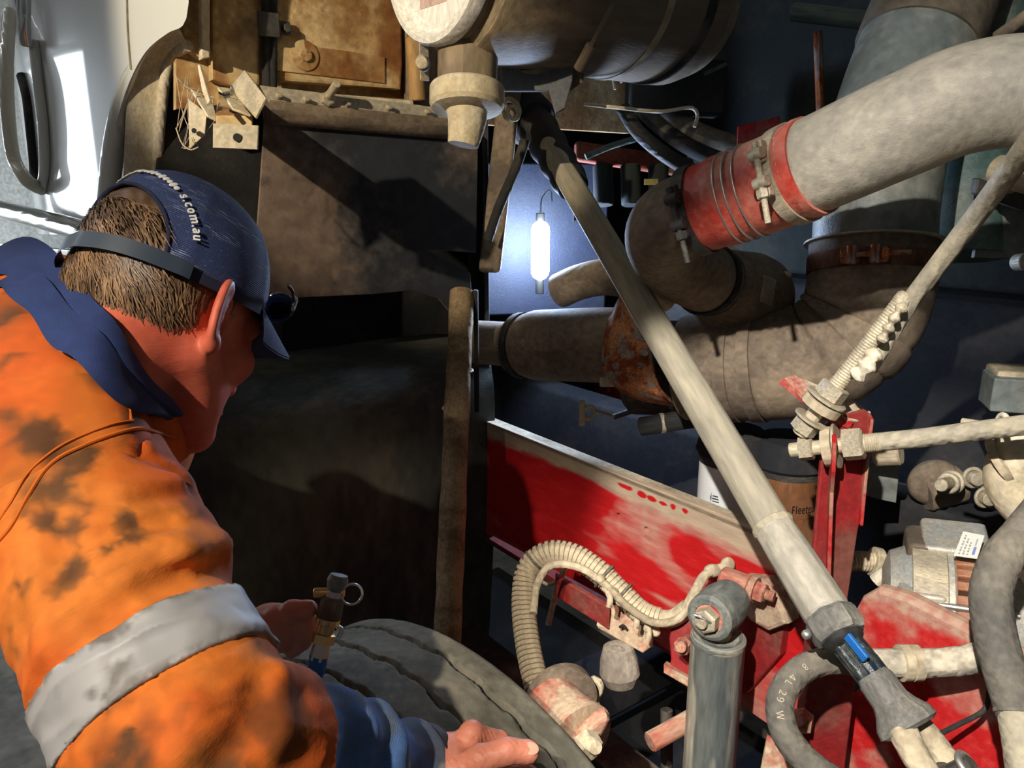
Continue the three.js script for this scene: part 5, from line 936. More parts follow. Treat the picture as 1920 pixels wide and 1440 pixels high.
{
  const t = thing('sensor_clip', 'small pale clip bracket on top of the steering joint', 'clip');
  part('tab', sweep(pts([[1095, 1312, 1.25], [1102, 1285, 1.24], [1118, 1276, 1.24], [1124, 1292, 1.24], [1112, 1310, 1.24], [1120, 1330, 1.23]]), 0.008, 8, 20), M.dust, t);
  part('tab_base', rbox(P(1075, 1300, 1.27), V(0.9, 0.3, 0.2).normalize(), UP, Z, 0.09, 0.03, 0.03, 0.004), M.dust, t);
  part('sensor_cap', ball(P(1018, 1318, 1.24), 0.018, 1.3, 0.8, 1), M.steelDark, t);
  part('fin', rbox(P(1062, 1292, 1.2), V(0.2, 1, 0).normalize(), V(1, -0.2, 0).normalize(), Z, 0.03, 0.004, 0.02, 0.001), M.dust, t);
}
{ // Y shaped strut in the dark behind the loom
  const t = thing('strut', 'thin pale forked strut in the dark behind the loom', 'strut');
  part('stem', sweep(pts([[1028, 1172, 1.75], [1040, 1120, 1.75], [1050, 1090, 1.75], [1062, 1055, 1.75]]), 0.007, 8, 14), M.dust, t);
  part('fork', sweep(pts([[1010, 1088, 1.75], [1030, 1096, 1.75], [1046, 1088, 1.75]]), 0.004, 8, 8), M.dust, t);
}
// ================================================================ hoses at the lower right
{
  const c = curveOf(pts([[1640, 1246, 1.06], [1600, 1242, 1.04], [1560, 1238, 1.03], [1500, 1258, 1.01], [1464, 1310, 0.99], [1470, 1370, 0.97], [1510, 1425, 0.96], [1570, 1470, 0.95]]));
  const t = thing('loop_hose', 'grey rubber hose bent in a loop under the steering shaft', 'hose');
  part('hose', sweep(c, 0.0178, 24, 60), M.rubber, t);
  part('hose_end', sweep(pts([[1620, 1244, 1.06], [1680, 1243, 1.06], [1750, 1243, 1.05], [1820, 1236, 1.03], [1880, 1218, 1.01]]), 0.0192, 24, 40), M.hoseDust = dusty('dust covered hose', [110, 104, 92], [196, 186, 164], 0.75, 86), t);
  part('clamp', lathe(P(1686, 1243, 1.06), V(1, 0, 0), [[0.018, 0], [0.0245, 0.001], [0.0245, 0.011], [0.0225, 0.012], [0.0225, 0.014], [0.0245, 0.015], [0.0245, 0.026], [0.018, 0.028]], 28), M.dust, t);
  // raised lettering along the bend
  const font = await new FontLoader().loadAsync('fonts/droid/droid_sans_regular.typeface.json'), L = c.getLength(), marks = []; let s = 0.43 * L;
  for (const ch of '8  4L 29 W') { if (ch === ' ') { s += 0.006; continue; } const q = new TextGeometry(ch, { font, size: 0.0085, depth: 0.0008, curveSegments: 3, bevelEnabled: false }); q.computeBoundingBox(); const w = q.boundingBox.max.x, u = (s + w / 2) / L, p = c.getPointAt(u), tx = c.getTangentAt(u), n = EYE.clone().sub(p); n.addScaledVector(tx, -n.dot(tx)).normalize(); q.translate(-w / 2, -0.004, 0); marks.push(std(toFrame(q, off(p, n, 0.0175), tx, new THREE.Vector3().crossVectors(n, tx), n))); s += w + 0.003; }
  part('raised_lettering', merge(marks), M.dust, t);
}
{
  const t = thing('coolant_hose', 'thick grey hose curving down the lower right past the alternator', 'hose');
  part('hose', sweep(pts([[1960, 950, 1.02], [1915, 1005, 1.0], [1878, 1050, 0.985], [1858, 1110, 0.97], [1866, 1190, 0.95], [1888, 1270, 0.93], [1910, 1340, 0.915]]), 0.0243, 28, 60), M.rubber, t);
  part('lower_pipe', sweep(pts([[1905, 1320, 0.918], [1918, 1390, 0.9], [1930, 1480, 0.88]]), 0.0222, 26, 20), M.shaft, t);
  part('hose_lip', lathe(P(1907, 1328, 0.917), P(1918, 1390, 0.9).sub(P(1905, 1320, 0.918)), [[0.022, 0], [0.0255, 0.001], [0.0255, 0.005], [0.022, 0.006]], 26), M.rubber, t);
}
single('bent_rod', sweep(pts([[1862, 1262, 1.05], [1856, 1285, 1.05], [1851, 1322, 1.05], [1840, 1336, 1.05], [1800, 1357, 1.05], [1735, 1390, 1.05]]), 0.0035, 10, 40), M.black, 'thin black bent rod beside the lower red plate', 'rod');
{
  const t = thing('rail_foot', 'pink dusted bracket foot with a bolt at the bottom below the loop hose', 'bracket');
  part('foot_plate', plate(pts([[1438, 1378, 1.2], [1520, 1425, 1.15], [1540, 1470, 1.15], [1420, 1470, 1.2]]), V(-0.3, 0.5, 0.8).normalize(), 0.02, 0.004), M.dustRed, t);
  part('bolt', merge([hex(P(1506, 1345, 1.17), V(-0.5, 0, 0.85), 0.03, 0.022), cyl(P(1510, 1342, 1.19), P(1496, 1352, 1.13), 0.009)]), M.dustRed, t);
}
// ================================================================ the mechanic
const HEAD = (() => {
  const psi = 26 * Math.PI / 180, p = 37 * Math.PI / 180, r = 6 * Math.PI / 180;
  const F = V(Math.sin(psi) * Math.cos(p), -Math.sin(p), -Math.cos(psi) * Math.cos(p)), R0 = V(Math.cos(psi), 0, Math.sin(psi)), U0 = new THREE.Vector3().crossVectors(R0, F);
  const U = U0.clone().multiplyScalar(Math.cos(r)).addScaledVector(R0, -Math.sin(r)), R = R0.clone().multiplyScalar(Math.cos(r)).addScaledVector(U0, Math.sin(r));
  const L = R.clone().negate(), o = P(428, 604, 0.785).addScaledVector(L, 0.085);
  const m = new THREE.Matrix4().makeBasis(L, U, F).setPosition(o); return { o, F, U, L, m, inv: m.clone().invert() };
})();
const inHead = (g) => g.applyMatrix4(HEAD.m), hp = (x, y, z) => V(x, y, z).applyMatrix4(HEAD.m);
// joints
const J = { neck: P(160, 660, 0.86), shoulder: P(112, 900, 0.70), elbow: P(385, 1412, 0.60), wrist: P(800, 1442, 0.80), hip: V(-0.98, 0.98, -0.42), lshoulder: P(-60, 690, 1.10), lelbow: P(200, 1200, 1.12), lwrist: P(500, 1180, 1.0) };
const skinMat = mat({ name: 'ruddy weathered skin', vertexColors: true, roughness: 0.55, bumpMap: bumpFine, bumpScale: 0.0003, sheen: 0.2 });
function paint(g, f) { const p = g.attributes.position, c = new Float32Array(p.count * 3); for (let i = 0; i < p.count; i++) { const k = f(p.getX(i), p.getY(i), p.getZ(i)); const q = new THREE.Color().setRGB(k[0] / 255, k[1] / 255, k[2] / 255, THREE.SRGBColorSpace); c[i * 3] = q.r; c[i * 3 + 1] = q.g; c[i * 3 + 2] = q.b; } g.setAttribute('color', new THREE.BufferAttribute(c, 3)); return g; }
function planarUV(g, u, v) { const p = g.attributes.position, uv = g.attributes.uv, q = V(); for (let i = 0; i < p.count; i++) { q.fromBufferAttribute(p, i); uv.setXY(i, q.dot(u), q.dot(v)); } return g; }
function headField(x, y, z) {
  const ax = Math.abs(x);
  let d = ellip(x, y, z, V(0, 0.055, -0.012), 0.075, 0.089, 0.098);
  d = smin(d, ellip(x, y, z, V(0, -0.028, 0.036), 0.060, 0.078, 0.060), 0.03);
  d = smin(d, capsule(ax, y, z, V(0.056, -0.04, 0.0), V(0.02, -0.098, 0.07), 0.018, 0.017), 0.03);
  d = smin(d, ellip(x, y, z, V(0, -0.098, 0.076), 0.022, 0.017, 0.018), 0.02);
  d = smin(d, capsule(ax, y, z, V(0.0, 0.035, 0.087), V(0.045, 0.032, 0.07), 0.013, 0.012), 0.015);       // brow
  d = smin(d, ellip(ax, y, z, V(0.04, -0.012, 0.072), 0.02, 0.018, 0.018), 0.02);                              // cheek bone
  d = Math.max(d, -ellip(ax, y, z, V(0.032, 0.012, 0.098), 0.017, 0.012, 0.016) - 0.002);                     // eye socket
  d = smin(d, Math.hypot(ax - 0.031, y - 0.012, z - 0.078) - 0.0125, 0.004);
  d = smin(d, capsule(x, y, z, V(0, 0.018, 0.092), V(0, -0.026, 0.109), 0.008, 0.0115), 0.012);
  d = smin(d, Math.hypot(ax - 0.012, y + 0.03, z - 0.100) - 0.008, 0.006);
  d = smin(d, capsule(x, y, z, V(-0.02, -0.062, 0.088), V(0.02, -0.062, 0.088), 0.006, 0.006), 0.006); d = smin(d, capsule(x, y, z, V(-0.017, -0.072, 0.088), V(0.017, -0.072, 0.088), 0.0065, 0.0065), 0.006);
  // neck
  d = smin(d, capsule(x, y, z, V(0, -0.02, -0.035), V(-0.004, -0.19, -0.085), 0.060, 0.056), 0.035);
  // ears, standing out towards the back
  const ex = (ax - 0.084), c = Math.cos(0.55), s = Math.sin(0.55), ez = z + 0.012, u = ex * c + ez * s * 1, w = -ex * s + ez * c; // u: across the sheet, w: along the sheet
  const yy = y - 0.002 + w * 0.25;
  let ear = ellip(u, yy, w, V(0, 0, 0), 0.007, 0.034, 0.0205); ear = smin(ear, Math.hypot(Math.hypot((yy) / 0.033, (w + 0.002) / 0.019) * 0.022 - 0.0205, u - 0.001) - 0.0042, 0.004);
  ear = Math.max(ear, -ellip(u, yy, w, V(0.007, -0.002, 0.004), 0.007, 0.02, 0.011));
  ear = smin(ear, Math.hypot(u, yy + 0.03, (w - 0.004)) - 0.008, 0.008);
  return smin(d, ear, 0.008);
}
const finger = (x, y, z, j, r0, r1) => { let d = 1; for (let i = 0; i < j.length - 1; i++) d = smin(d, capsule(x, y, z, j[i], j[i + 1], lerp(r0, r1, i / (j.length - 1)), lerp(r0, r1, (i + 1) / (j.length - 1))), 0.003); return d; };
const HR = { // right hand on the tyre
  palm: [P(815, 1440, 0.79), P(868, 1425, 0.795)],
  thumb: [P(838, 1452, 0.772), P(902, 1424, 0.765), P(952, 1408, 0.765), P(990, 1410, 0.768)],
  index: [P(846, 1404, 0.80), P(885, 1375, 0.80), P(938, 1388, 0.815), P(956, 1412, 0.835)],
  middle: [P(858, 1418, 0.82), P(905, 1398, 0.835), P(955, 1415, 0.85), P(968, 1440, 0.865)],
  ring: [P(872, 1450, 0.80), P(925, 1452, 0.80), P(985, 1448, 0.80), P(1012, 1462, 0.805)],
  little: [P(862, 1475, 0.785), P(915, 1480, 0.785), P(965, 1478, 0.785), P(990, 1490, 0.79)],
};
const HL = { palm: [P(505, 1178, 1.0), P(535, 1172, 0.99)], thumb: [P(520, 1160, 0.98), P(548, 1146, 0.97), P(578, 1142, 0.965)], index: [P(540, 1165, 0.985), P(572, 1158, 0.98), P(582, 1172, 0.985), P(574, 1186, 0.99)], middle: [P(540, 1178, 0.99), P(570, 1178, 0.985), P(578, 1192, 0.99), P(568, 1204, 0.995)], ring: [P(536, 1190, 0.995), P(562, 1194, 0.99), P(568, 1206, 0.995), P(556, 1216, 1.0)], little: [P(530, 1200, 1.0), P(550, 1206, 1.0), P(554, 1216, 1.0), P(545, 1224, 1.0)] };
function handField(H, wrist, s) {
  return (x, y, z) => {
    let d = capsule(x, y, z, H.palm[0], H.palm[1], 0.026 * s, 0.024 * s);
    for (const k of ['index', 'middle', 'ring', 'little']) d = smin(d, capsule(x, y, z, H.palm[0], H[k][0], 0.018 * s, 0.0125 * s), 0.012);
    d = smin(d, capsule(x, y, z, H.palm[0], H.thumb[0], 0.018 * s, 0.017 * s), 0.014); d = smin(d, capsule(x, y, z, wrist, H.palm[0], 0.026 * s, 0.026 * s), 0.02);
    const f = (k, a, b) => finger(x, y, z, H[k], a * s, b * s);
    d = smin(d, f('thumb', 0.0145, 0.0118), 0.006); d = smin(d, f('index', 0.0112, 0.009), 0.004); d = smin(d, f('middle', 0.0114, 0.009), 0.004); d = smin(d, f('ring', 0.0106, 0.0085), 0.004); d = smin(d, f('little', 0.0095, 0.0075), 0.004);
    for (const k of ['thumb', 'index', 'middle']) d = smin(d, Math.hypot(x - H[k][1].x, y - H[k][1].y, z - H[k][1].z) - 0.0128 * s, 0.006); // knuckles
    return d + (fb3(x * 260, y * 260, z * 260, 2, 3) - 0.5) * 0.0012 + 0.00025 * Math.sin((x - z) * 900) * smooth(0.5, 0.7, n3(x * 60, y * 60, z * 60, 8));
  };
}
const box = (list, m) => { const b = new THREE.Box3().setFromPoints(list); b.expandByScalar(m); return b; };
const PERSON = thing('person', 'mechanic bending in a dirty orange work shirt and navy cap, back turned', 'person');
{
  const hg = surfaceNets(headField, V(-0.112, -0.225, -0.165), V(0.112, 0.155, 0.135), 0.0032); inHead(hg);
  const skin = (x, y, z) => { const n = fb3(x * 30, y * 30, z * 30, 3, 2), f = fb3(x * 160, y * 160, z * 160, 2, 4); return mix3([188, 82, 60], [214, 118, 90], clamp(n * 1.3 - 0.2)).map((c) => c * (0.92 + f * 0.16)); };
  const gs = [hg], rh = handField(HR, J.wrist, 1), lh = handField(HL, J.lwrist, 1);
  const b1 = box([...Object.values(HR).flat(), J.wrist], 0.035), b2 = box([...Object.values(HL).flat(), J.lwrist], 0.035);
  gs.push(surfaceNets(rh, b1.min, b1.max, 0.0026), surfaceNets(lh, b2.min, b2.max, 0.0036));
  const nk = hp(0, -0.17, -0.07);
  const core = (x, y, z) => { let d = capsule(x, y, z, nk, J.neck, 0.045, 0.045); d = smin(d, capsule(x, y, z, J.neck, J.hip, 0.09, 0.1), 0.05); d = smin(d, capsule(x, y, z, J.neck, J.shoulder, 0.05, 0.045), 0.04); d = smin(d, capsule(x, y, z, J.shoulder, J.elbow, 0.045, 0.035), 0.02); d = smin(d, capsule(x, y, z, J.elbow, J.wrist, 0.036, 0.027), 0.02); d = smin(d, capsule(x, y, z, J.neck, J.lshoulder, 0.05, 0.045), 0.04); d = smin(d, capsule(x, y, z, J.lshoulder, J.lelbow, 0.045, 0.035), 0.02); return smin(d, capsule(x, y, z, J.lelbow, J.lwrist, 0.036, 0.027), 0.02); };
  const b3 = box([nk, J.neck, J.hip, J.shoulder, J.elbow, J.wrist, J.lshoulder, J.lelbow, J.lwrist], 0.12); gs.push(surfaceNets(core, b3.min, b3.max, 0.013));
  const g = mergeGeometries(gs.map((q) => { planarUV(q, V(0.7, 0, 0.7), UP); return paint(q, q === gs[1] || q === gs[2] ? (x, y, z) => mix3(skin(x, y, z), [214, 152, 126], 0.6) : skin); })); part('body', g, skinMat, PERSON);
  // thumb nail
  { const a = HR.thumb[3], d = a.clone().sub(HR.thumb[2]).normalize(), up = V(-0.25, 0.8, 0.5).normalize(); up.addScaledVector(d, -up.dot(d)).normalize(); const n = ball(V(0, 0, 0), 0.0065, 1, 1.25, 0.3); toFrame(n, off(off(a, up, 0.0098), d, 0.001), new THREE.Vector3().crossVectors(d, up), d, up); part('thumb_nail', n, mat({ name: 'nail', color: 0xd9a48e, roughness: 0.35 }), PERSON); }
}
// ---- shirt
const ORANGE = (x, y, z) => {
  const a = fb3(x * 9, y * 9, z * 9, 4, 11), b = fb3(x * 22 + 3, y * 22, z * 22, 4, 12), f = fb3(x * 140, y * 140, z * 140, 2, 13);
  let c = mix3([200, 88, 18], [212, 120, 40], smooth(0.35, 0.65, a));
  c = mix3(c, [120, 62, 16], smooth(0.46, 0.62, b) * smooth(0.40, 0.56, fb3(x * 6, y * 6, z * 6 + 9, 2, 14)) * 0.85);
  c = mix3(c, [74, 50, 28], smooth(0.52, 0.68, fb3(x * 34, y * 34 + 5, z * 34, 4, 15)) * smooth(0.45, 0.58, fb3(x * 7 + 4, y * 7, z * 7, 3, 16)) * 0.85);
  return c.map((k) => k * (0.9 + f * 0.2));
};
const shirtMat = mat({ name: 'orange drill cotton', vertexColors: true, roughness: 0.85, sheen: 0.3, sheenRoughness: 0.6, bumpMap: bumpFine, bumpScale: 0.0003 });
const CB = [P(95, 628, 0.845), P(250, 768, 0.815)];
const NK = hp(0, -0.155, -0.07);
const torsoField = (x, y, z) => {
  let d = capsule(x, y, z, J.neck.clone().add(V(-0.03, -0.06, 0.02)), J.hip, 0.15, 0.165);
  d = smin(d, capsule(x, y, z, J.neck.clone().add(V(-0.01, -0.015, 0.01)), J.shoulder, 0.076, 0.088), 0.07);
  d = smin(d, capsule(x, y, z, J.neck.clone().add(V(-0.025, -0.035, 0)), J.lshoulder.clone().add(V(0, -0.03, 0)), 0.07, 0.08), 0.07);
  d = smin(d, capsule(x, y, z, J.lshoulder, J.lelbow, 0.085, 0.07), 0.04); d = smin(d, capsule(x, y, z, J.lelbow, J.lwrist.clone().lerp(J.lelbow, 0.25), 0.068, 0.05), 0.03);
  d = smin(d, capsule(x, y, z, J.neck.clone().add(V(-0.02, -0.02, 0)), NK, 0.096, 0.078), 0.05);
  d = smin(d, capsule(x, y, z, CB[0], CB[1], 0.058, 0.05), 0.05);
  if (d > 0.03) return d;
  return d + (fb3(x * 7, y * 5, z * 7, 3, 21) - 0.5) * 0.03 + (Math.abs(fb3(x * 13, y * 9, z * 13, 2, 23) - 0.5) - 0.1) * 0.018;
};
const AX = J.elbow.clone().sub(J.shoulder).normalize(), FX = J.wrist.clone().sub(J.elbow).normalize();
const FOLDS = [];
function armField(x, y, z) {
  let d = capsule(x, y, z, off(J.shoulder, AX, -0.015), J.elbow, 0.091, 0.082);
  d = smin(d, capsule(x, y, z, J.elbow, off(J.elbow, FX, 0.17), 0.078, 0.074), 0.035);
  if (d > 0.03 || d < -0.05) return d;
  d += (fb3(x * 9, y * 9, z * 9, 3, 31) - 0.5) * 0.024;
  { const s = (x - J.shoulder.x) * AX.x + (y - J.shoulder.y) * AX.y + (z - J.shoulder.z) * AX.z, k = smooth(0.02, 0.1, s); d += k * (Math.abs(fb3(x * 6 + AX.x * s * 14, y * 6 + AX.y * s * 14, z * 6 + AX.z * s * 14, 3, 33) - 0.5) - 0.08) * 0.030; }
  for (const [a, b, w, h] of FOLDS) { const q = capsule(x, y, z, a, b, 0, 0); if (q < w * 2.5) d += h * Math.exp(-((q / w) ** 2)); }
  return d;
}
// where a sight line meets a field
function hit(f, px, py, from = 0.4, to = 1.4) { const a = P(px, py, 1).sub(EYE); let t = from, k = 0; for (; k < 200 && t < to; k++) { const q = EYE.clone().addScaledVector(a, t), d = f(q.x, q.y, q.z); if (d < 0.0006) break; t += Math.max(0.0008, d * 0.55); } return EYE.clone().addScaledVector(a, t); }
for (const [x0, y0, x1, y1, w, h] of [[165, 1008, 320, 985, 0.010, 0.008], [190, 1034, 335, 1008, 0.010, -0.006], [290, 1088, 430, 1066, 0.012, 0.009], [262, 850, 352, 905, 0.008, 0.006], [275, 835, 355, 872, 0.008, -0.005], [95, 930, 120, 1010, 0.014, 0.010], [60, 1080, 90, 1220, 0.014, -0.008], [230, 920, 330, 905, 0.012, -0.008], [340, 1030, 420, 1010, 0.012, -0.008], [490, 1290, 420, 1420, 0.012, 0.006], [530, 1260, 520, 1400, 0.012, -0.006], [360, 1330, 320, 1430, 0.014, -0.006], [200, 1160, 330, 1080, 0.012, 0.006]])
  FOLDS.push([hit(armField, x0, y0), hit(armField, x1, y1), w, h]);
{
  const b = box([J.neck, J.hip, J.shoulder, J.lshoulder, J.lelbow, J.lwrist], 0.2);
  const cutNeck = (x, y, z) => Math.max(torsoField(x, y, z), -capsule(x, y, z, hp(0, -0.05, -0.03), hp(0, -0.16, -0.07), 0.066, 0.05));
  const g = surfaceNets(cutNeck, b.min, b.max, 0.0085); planarUV(g, V(0.7, 0, 0.7), UP); part('shirt', paint(g, ORANGE), shirtMat, PERSON);
  // right sleeve: cut past the elbow
  const sl = (x, y, z) => { const d = armField(x, y, z), e = (x - J.elbow.x) * FX.x + (y - J.elbow.y) * FX.y + (z - J.elbow.z) * FX.z; return Math.max(d, e - 0.066); };
  const b2 = box([J.shoulder, J.elbow, off(J.elbow, FX, 0.13)], 0.125); const g2 = surfaceNets(sl, b2.min, b2.max, 0.0052); planarUV(g2, AX, new THREE.Vector3().crossVectors(AX, V(1, 0, 0)).normalize()); part('sleeve', paint(g2, ORANGE), shirtMat, PERSON);
  // silver tape: a skin over the sleeve between two planes
  const n = AX.clone(), pa = hit(armField, 250, 1222), s0 = pa.clone().sub(J.shoulder).dot(n);
  const tape = (x, y, z) => { const s = (x - J.shoulder.x) * n.x + (y - J.shoulder.y) * n.y + (z - J.shoulder.z) * n.z; return Math.max(armField(x, y, z) - 0.0032 - 0.007 * (Math.abs(fb3(x * 19, y * 19, z * 19, 3, 41) - 0.5) - 0.1), -(armField(x, y, z) + 0.004), Math.abs(s - s0) - 0.0255); };
  const c = J.shoulder.clone().addScaledVector(n, s0), b3 = box([c], 0.135), g3 = surfaceNets(tape, b3.min, b3.max, 0.0036); planarUV(g3, n, new THREE.Vector3().crossVectors(n, V(0, 0, 1)).normalize());
  paint(g3, (x, y, z) => { const f = fb3(x * 60, y * 60, z * 60, 3, 42), k = smooth(0.62, 0.74, fb3(x * 34, y * 34, z * 34, 4, 43)); const s = Math.abs((x - J.shoulder.x) * n.x + (y - J.shoulder.y) * n.y + (z - J.shoulder.z) * n.z - s0); const e = smooth(0.018, 0.024, s) * smooth(0.5, 0.62, f) * 0.7; return mix3([164, 165, 167], [102, 99, 94], Math.max(k * 0.8, e)); });
  part('reflective_tape', g3, mat({ name: 'silver reflective tape', vertexColors: true, roughness: 0.58, metalness: 0.1 }), PERSON, 'silver grey reflective tape round the sleeve');
  // blue forearm sleeve
  const blueF = (x, y, z) => { let d = capsule(x, y, z, off(J.elbow, FX, 0.03), off(J.wrist, FX, -0.03), 0.068, 0.044); if (d > 0.03) return d; const t = (x - J.elbow.x) * FX.x + (y - J.elbow.y) * FX.y + (z - J.elbow.z) * FX.z; d += (fb3(x * 14, y * 14, z * 14, 3, 51) - 0.5) * 0.022 + 0.004 * Math.sin(t * 95 + fb3(x * 9, y * 9, z * 9, 2, 52) * 9); const e = t - FX.dot(J.wrist.clone().sub(J.elbow)) + 0.012; return Math.max(d, e, 0.05 - t); };
  const b4 = box([J.elbow, J.wrist], 0.1), g4 = surfaceNets(blueF, b4.min, b4.max, 0.0048); planarUV(g4, FX, UP);
  paint(g4, (x, y, z) => { const a = fb3(x * 18, y * 18, z * 18, 4, 53), f = fb3(x * 150, y * 150, z * 150, 2, 54); let q = mix3([70, 106, 170], [92, 132, 192], a); q = mix3(q, [92, 92, 92], smooth(0.52, 0.66, fb3(x * 13, y * 13, z * 13, 4, 55)) * 0.7); q = mix3(q, [176, 178, 176], smooth(0.70, 0.76, fb3(x * 45, y * 45, z * 45, 3, 56)) * 0.8); return q.map((k) => k * (0.88 + f * 0.24)); });
  const navyMat = mat({ name: 'navy drill cotton', vertexColors: true, roughness: 0.9, sheen: 0.3, bumpMap: bumpWeave, bumpScale: 0.0002 });
  part('lower_sleeve', g4, navyMat, PERSON, 'blue oil stained lower sleeve');
  // dark cuff lining
  part('cuff', lathe(off(J.wrist, FX, -0.016), FX, [[0.03, 0], [0.044, -0.004], [0.0445, 0.008], [0.04, 0.014], [0.03, 0.012]], 28), M.blackDeep, PERSON);
  // seams lie on the cloth
  const any = (x, y, z) => Math.min(armField(x, y, z), torsoField(x, y, z));
  const seamMat = mat({ name: 'orange seam', color: new THREE.Color(0xc8640f), roughness: 0.9 });
  const seam = (l, r) => sweep(l.map(([x, y]) => hit(any, x, y)), r, 6, l.length * 8);
  part('armhole_seam', merge([seam([[-8, 1022], [22, 985], [55, 925], [85, 880], [110, 858], [150, 838], [200, 818], [240, 806], [262, 803], [300, 812], [335, 822]], 0.0016), seam([[-8, 985], [20, 942], [50, 890], [85, 856], [120, 832], [165, 812], [215, 794], [250, 788]], 0.0011)]), seamMat, PERSON);
  part('yoke_seam', merge([seam([[150, 600], [190, 650], [222, 700], [240, 750], [246, 790]], 0.0013), seam([[163, 596], [204, 648], [234, 700], [250, 750]], 0.0009)]), seamMat, PERSON);
  // collar: two folded leaves round the neck
  const navy = (g) => paint(g, (x, y, z) => { const a = fb3(x * 16, y * 16, z * 16, 3, 61), f = fb3(x * 150, y * 150, z * 150, 2, 62); return mix3([28, 44, 92], [44, 66, 120], a).map((k) => k * (0.9 + f * 0.2)); });
  const leaf = (A, B, bulge) => { const ca = new THREE.CatmullRomCurve3(A), cb = new THREE.CatmullRomCurve3(B), n2 = 40, m2 = 10, mk = (o) => { const pos = [], uv = [], idx = []; for (let i = 0; i <= n2; i++) { const p0 = ca.getPoint(i / n2), p1 = cb.getPoint(i / n2); for (let j = 0; j <= m2; j++) { const s = j / m2, w = along(p0, p1, s); const out = w.clone().sub(off(J.neck, UP, 0.04)).setY(0).normalize(); w.addScaledVector(out, bulge * Math.sin(s * 3.14) + o + 0.004 * Math.sin(i * 0.7) * s); w.y += 0.004 * Math.sin(i * 0.5 + 1); pos.push(w.x, w.y, w.z); uv.push(i * 0.01, s * 0.05); } } for (let i = 0; i < n2; i++) for (let j = 0; j < m2; j++) { const a = i * (m2 + 1) + j, b = a + m2 + 1; idx.push(a, b, a + 1, a + 1, b, b + 1); } const g = new THREE.BufferGeometry(); g.setAttribute('position', new THREE.Float32BufferAttribute(pos, 3)); g.setAttribute('uv', new THREE.Float32BufferAttribute(uv, 2)); g.setIndex(idx); g.computeVertexNormals(); return g; }; return merge([mk(0), mk(-0.0025)]); };
  navyMat.side = THREE.DoubleSide;
  const pl = (l) => l.map((q) => P(...q));
  const nk2 = hp(0, -0.17, -0.07), nk1 = hp(0, -0.02, -0.035), under = (x, y, z) => Math.min(any(x, y, z), headField(...V(x, y, z).applyMatrix4(HEAD.inv).toArray()), capsule(x, y, z, nk2, J.neck, 0.06, 0.066));
  const onShirt = (x, y, up, d = 0.84) => { let q = hit(under, x, y, 0.5, 1.25); if (q.distanceTo(EYE) > 1.1) q = P(x, y, d); const v = EYE.clone().sub(q).normalize(); return off(q, v, up); };
  const low = [[-60, 560], [-5, 508], [54, 556], [108, 610], [166, 668], [240, 735], [318, 788]].map(([x, y]) => onShirt(x, y, 0.014));
  const high = [[-40, 500], [38, 438], [105, 482], [170, 548], [222, 618], [282, 702], [343, 778]].map(([x, y]) => onShirt(x, y, 0.012, 0.87));
  const low2 = [[-70, 590], [-14, 530], [42, 582], [94, 636], [152, 692], [230, 754], [313, 794]].map(([x, y]) => onShirt(x, y, 0.020));
  const high2 = [[-50, 520], [5, 486], [78, 522], [140, 578], [200, 642], [262, 716], [326, 784]].map(([x, y]) => onShirt(x, y, 0.026, 0.85));
  part('collar', merge([navy(leaf(high, low, 0.010)), navy(leaf(high2, low2, 0.006))]), navyMat, PERSON, 'navy fold down collar');
  // trousers and boots, below the frame
  const kn = [V(-0.82, 0.52, -0.62), V(-1.02, 0.52, -0.32)], ft = [V(-0.98, 0.09, -0.66), V(-1.2, 0.09, -0.36)];
  const legs = (x, y, z) => { let d = 1; for (let i = 0; i < 2; i++) { const h = J.hip.clone().add(V(i ? -0.06 : 0.06, -0.04, i ? 0.06 : -0.06)); d = smin(d, capsule(x, y, z, h, kn[i], 0.105, 0.078), 0.04); d = smin(d, capsule(x, y, z, kn[i], ft[i], 0.076, 0.062), 0.03); } return d + (fb3(x * 8, y * 8, z * 8, 2, 71) - 0.5) * 0.02; };
  const b5 = box([J.hip, ...kn, ...ft], 0.14), g5 = surfaceNets(legs, b5.min, b5.max, 0.014); part('trousers', navy(g5), navyMat, PERSON);
  for (const f of ft) { const bootF = (x, y, z) => { let d = capsule(x, y, z, V(f.x, 0.14, f.z), V(f.x, 0.05, f.z), 0.055, 0.052); d = smin(d, capsule(x, y, z, V(f.x, 0.046, f.z), V(f.x + 0.12, 0.042, f.z - 0.12), 0.048, 0.044), 0.03); return Math.max(d, 0.002 - y); }; const bb = box([V(f.x, 0.1, f.z), V(f.x + 0.12, 0.02, f.z - 0.12)], 0.08); part('boot', surfaceNets(bootF, bb.min, bb.max, 0.01), M.black, PERSON); }
}
